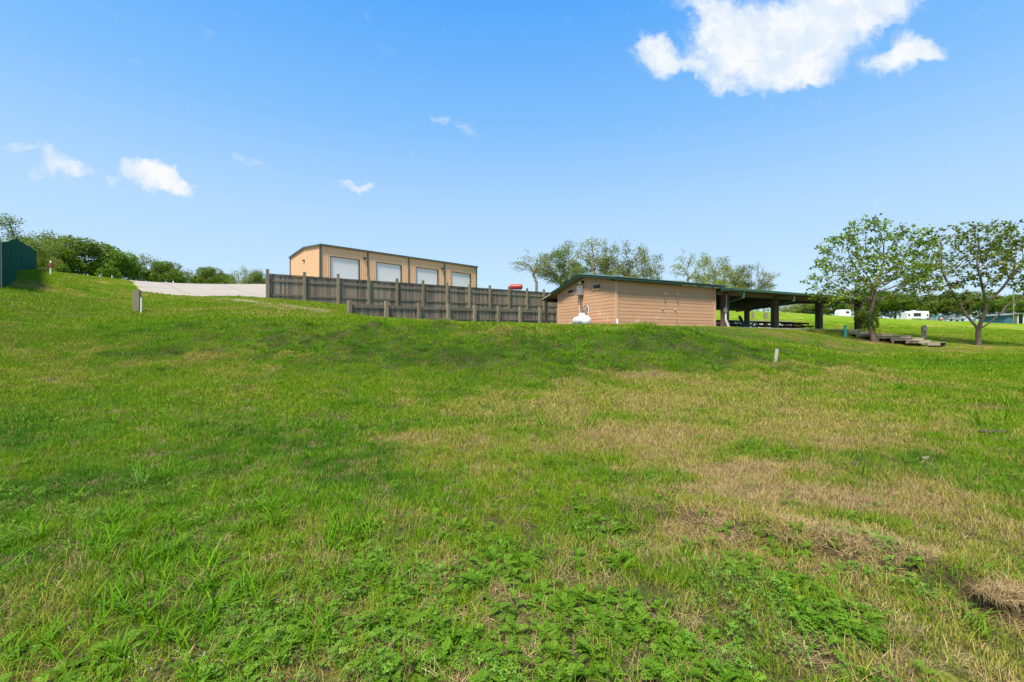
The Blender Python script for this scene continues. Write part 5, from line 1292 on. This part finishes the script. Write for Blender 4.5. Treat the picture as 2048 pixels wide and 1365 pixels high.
# clover-like leaves and tiny white flowers
pro_k = [clover(22, .06, .009, PM['clover'], 600+k) for k in range(3)]+[clover(12, .05, .013, PM['clover'], 620+k, h=.09) for k in range(2)]
x, y = spread(5000, 1.7, 5.5, lambda x, y: np.clip(.9*sstep(.54, .66, fbm(x, y, .7, 900, 3)), 0, 1)*sstep(5.5, 2.5, y), r_); place('clover', 'bright yellow-green clover leaves low in the near lawn', pro_k, x, y, .6, 1.3, r_)
fl = [flowers(3, .05, PM['flower'], 650+k) for k in range(3)]
gs = [ground_at(a, c_) for a, c_ in ((480,1310),(540,1285),(290,1345),(150,1262),(455,1325))]
x = np.concatenate([g.x+r_.normal(0, .06, 5) for g in gs]); y = np.concatenate([g.y+r_.normal(0, .05, 5) for g in gs]); place('tiny_flowers', 'tiny white flowers low in the grass at lower left', fl, x, y, .35, .6, r_, dz=.01)
# straw thatch on the dry patches
S_ = PM['straw']
pro_s = [blades(44, .10, .04, .11, .0026, .9, S_, 560+k, seg=3, flat=.85) for k in range(4)]+[blades(26, .08, .05, .10, .0028, .7, S_, 580+k) for k in range(2)]
x, y = spread(26000, 1.5, 9, lambda x, y: np.clip(sstep(.42, .75, dryness(x, y))*.8+.15+.45*weedy(x, y)*sstep(.42, .6, fbm(x, y, .3, 970, 2)), 0, 1), r_); place('dry_straw', 'dead straw-coloured grass lying in the dry patches', pro_s, x, y, .8, 1.35, r_)
# heaped thatch on the little eroded bank, and single big tufts
def heap(px, py, w_, d_, h_, n, label, seed):
    g = ground_at(px, py); g.z = float(HG(g.x, g.y)); r2 = np.random.default_rng(seed); V = []; Fc = []; T = []
    for k in range(n):
        a = r2.uniform(0, 6.28); rr = math.sqrt(r2.random()); bx, by = rr*math.cos(a)*w_, rr*math.sin(a)*d_; bz = h_*(1-rr*rr)*r2.uniform(-.3, 1.1)*(.4+1.2*vnoise(bx*30+9, by*30, 1.0, seed))
        th = r2.normal(-.5, 1.3)+(math.pi if r2.random() < .5 else 0); L_ = r2.uniform(.03, .10); wd = r2.uniform(.0018, .004); el = r2.normal(.0, .4); seg = 3; p = np.array([bx, by, bz]); t_ = r2.random(); i0 = len(V)
        for s_ in range(seg+1):
            sd_ = np.array([-math.sin(th), math.cos(th), .3])*wd*.5*(1-s_/(seg+.5)); zz_ = max(p[2], float(HG(g.x+p[0], g.y+p[1]))-g.z+.003)
            V += [np.array([p[0], p[1], zz_])-sd_, np.array([p[0], p[1], zz_])+sd_]
            p = p+np.array([math.cos(th)*math.cos(el), math.sin(th)*math.cos(el), math.sin(el)])*L_/seg; th += r2.normal(0, .35); el += r2.normal(-.1, .25)
        for s_ in range(seg): Fc.append((i0+2*s_, i0+2*s_+1, i0+2*s_+3, i0+2*s_+2)); T.append(t_)
    me = bpy.data.meshes.new('thatch_heap'); me.from_pydata([tuple(v) for v in V], [], Fc); me.materials.append(S_); add_attr(me, 'tone', T)
    o = bpy.data.objects.new('thatch_heap', me); scene.collection.objects.link(o); o.location = g; tag(o, label, 'dead grass heap'); return o
heap(2012, 1210, .17, .10, .045, 1900, 'brown heap of matted dead grass at the lower right edge', 1)
heap(1745, 1085, .22, .09, .035, 1600, 'tan mat of dead grass on the small eroded bank', 2)
heap(1655, 1052, .18, .07, .03, 900, 'thin strip of dead grass left of the larger tan mat', 3)
heap(1490, 1010, .14, .08, .035, 900, 'small dead grass mat on the left end of the eroded bank', 4)
heap(1428, 1035, .10, .09, .03, 600, 'small patch of brown dead grass left of the eroded bank', 5)
def single(name, me, px, py, s_, rz, label, cat='grass tuft'):
    g = ground_at(px, py); g.z = float(HG(g.x, g.y)); o = bpy.data.objects.new(name, me); me.name = name; scene.collection.objects.link(o); o.location = g-Vector((0, 0, .01)); o.scale = (s_,)*3; o.rotation_euler = (0, 0, rz); tag(o, label, cat)
pal = bpy.data.materials.new('pale_tuft'); pal.use_nodes = True; q = NB(pal.node_tree); pal.node_tree.nodes.clear()
c = q.mix(q.n('ShaderNodeAttribute', attribute_name='tone').outputs['Fac'], (.15, .32, .03), (.30, .46, .09)); p = q.n('ShaderNodeBsdfPrincipled', {'Base Color': c, 'Roughness': .6, 'Specular IOR Level': .1}); t = q.n('ShaderNodeBsdfTranslucent', {0: c}); ms = q.n('ShaderNodeMixShader', {0: .35, 1: p.outputs[0], 2: t.outputs[0]}); q.n('ShaderNodeOutputMaterial', {0: ms.outputs[0]})
single('grass_tuft', blades(18, .05, .17, .36, .011, .45, pal, 901, seg=5), 282, 972, .95, .3, 'pale upright grass tuft standing out in the left lawn')
single('grass_tuft', blades(6, .02, .12, .26, .009, .35, pal, 902, seg=4), 207, 870, 1.0, 1.0, 'thin pale grass sprig behind the pale upright tuft')
g4 = [(340, 1110, 1.0, 'wide-bladed grass tuft below the pale upright one', 14), (120, 1330, .8, 'large broad-bladed tuft at the bottom left corner', 10), (900, 1290, .8, 'tall broad-bladed tuft at the bottom, left of centre', 16), (280, 1240, .9, 'bright grass tuft arching to the right at lower left', 12), (830, 960, 1.0, 'bright green tuft left of the picture centre', 26), (60, 1000, 1.0, 'dark green tuft near the left edge', 16)]
for k, (px, py, s_, lb, n) in enumerate(g4): single('grass_tuft', blades(n, .05, .15, .34, .013, .85, C_, 910+k, seg=5, coarse=True), px, py, s_, k*1.3, lb)
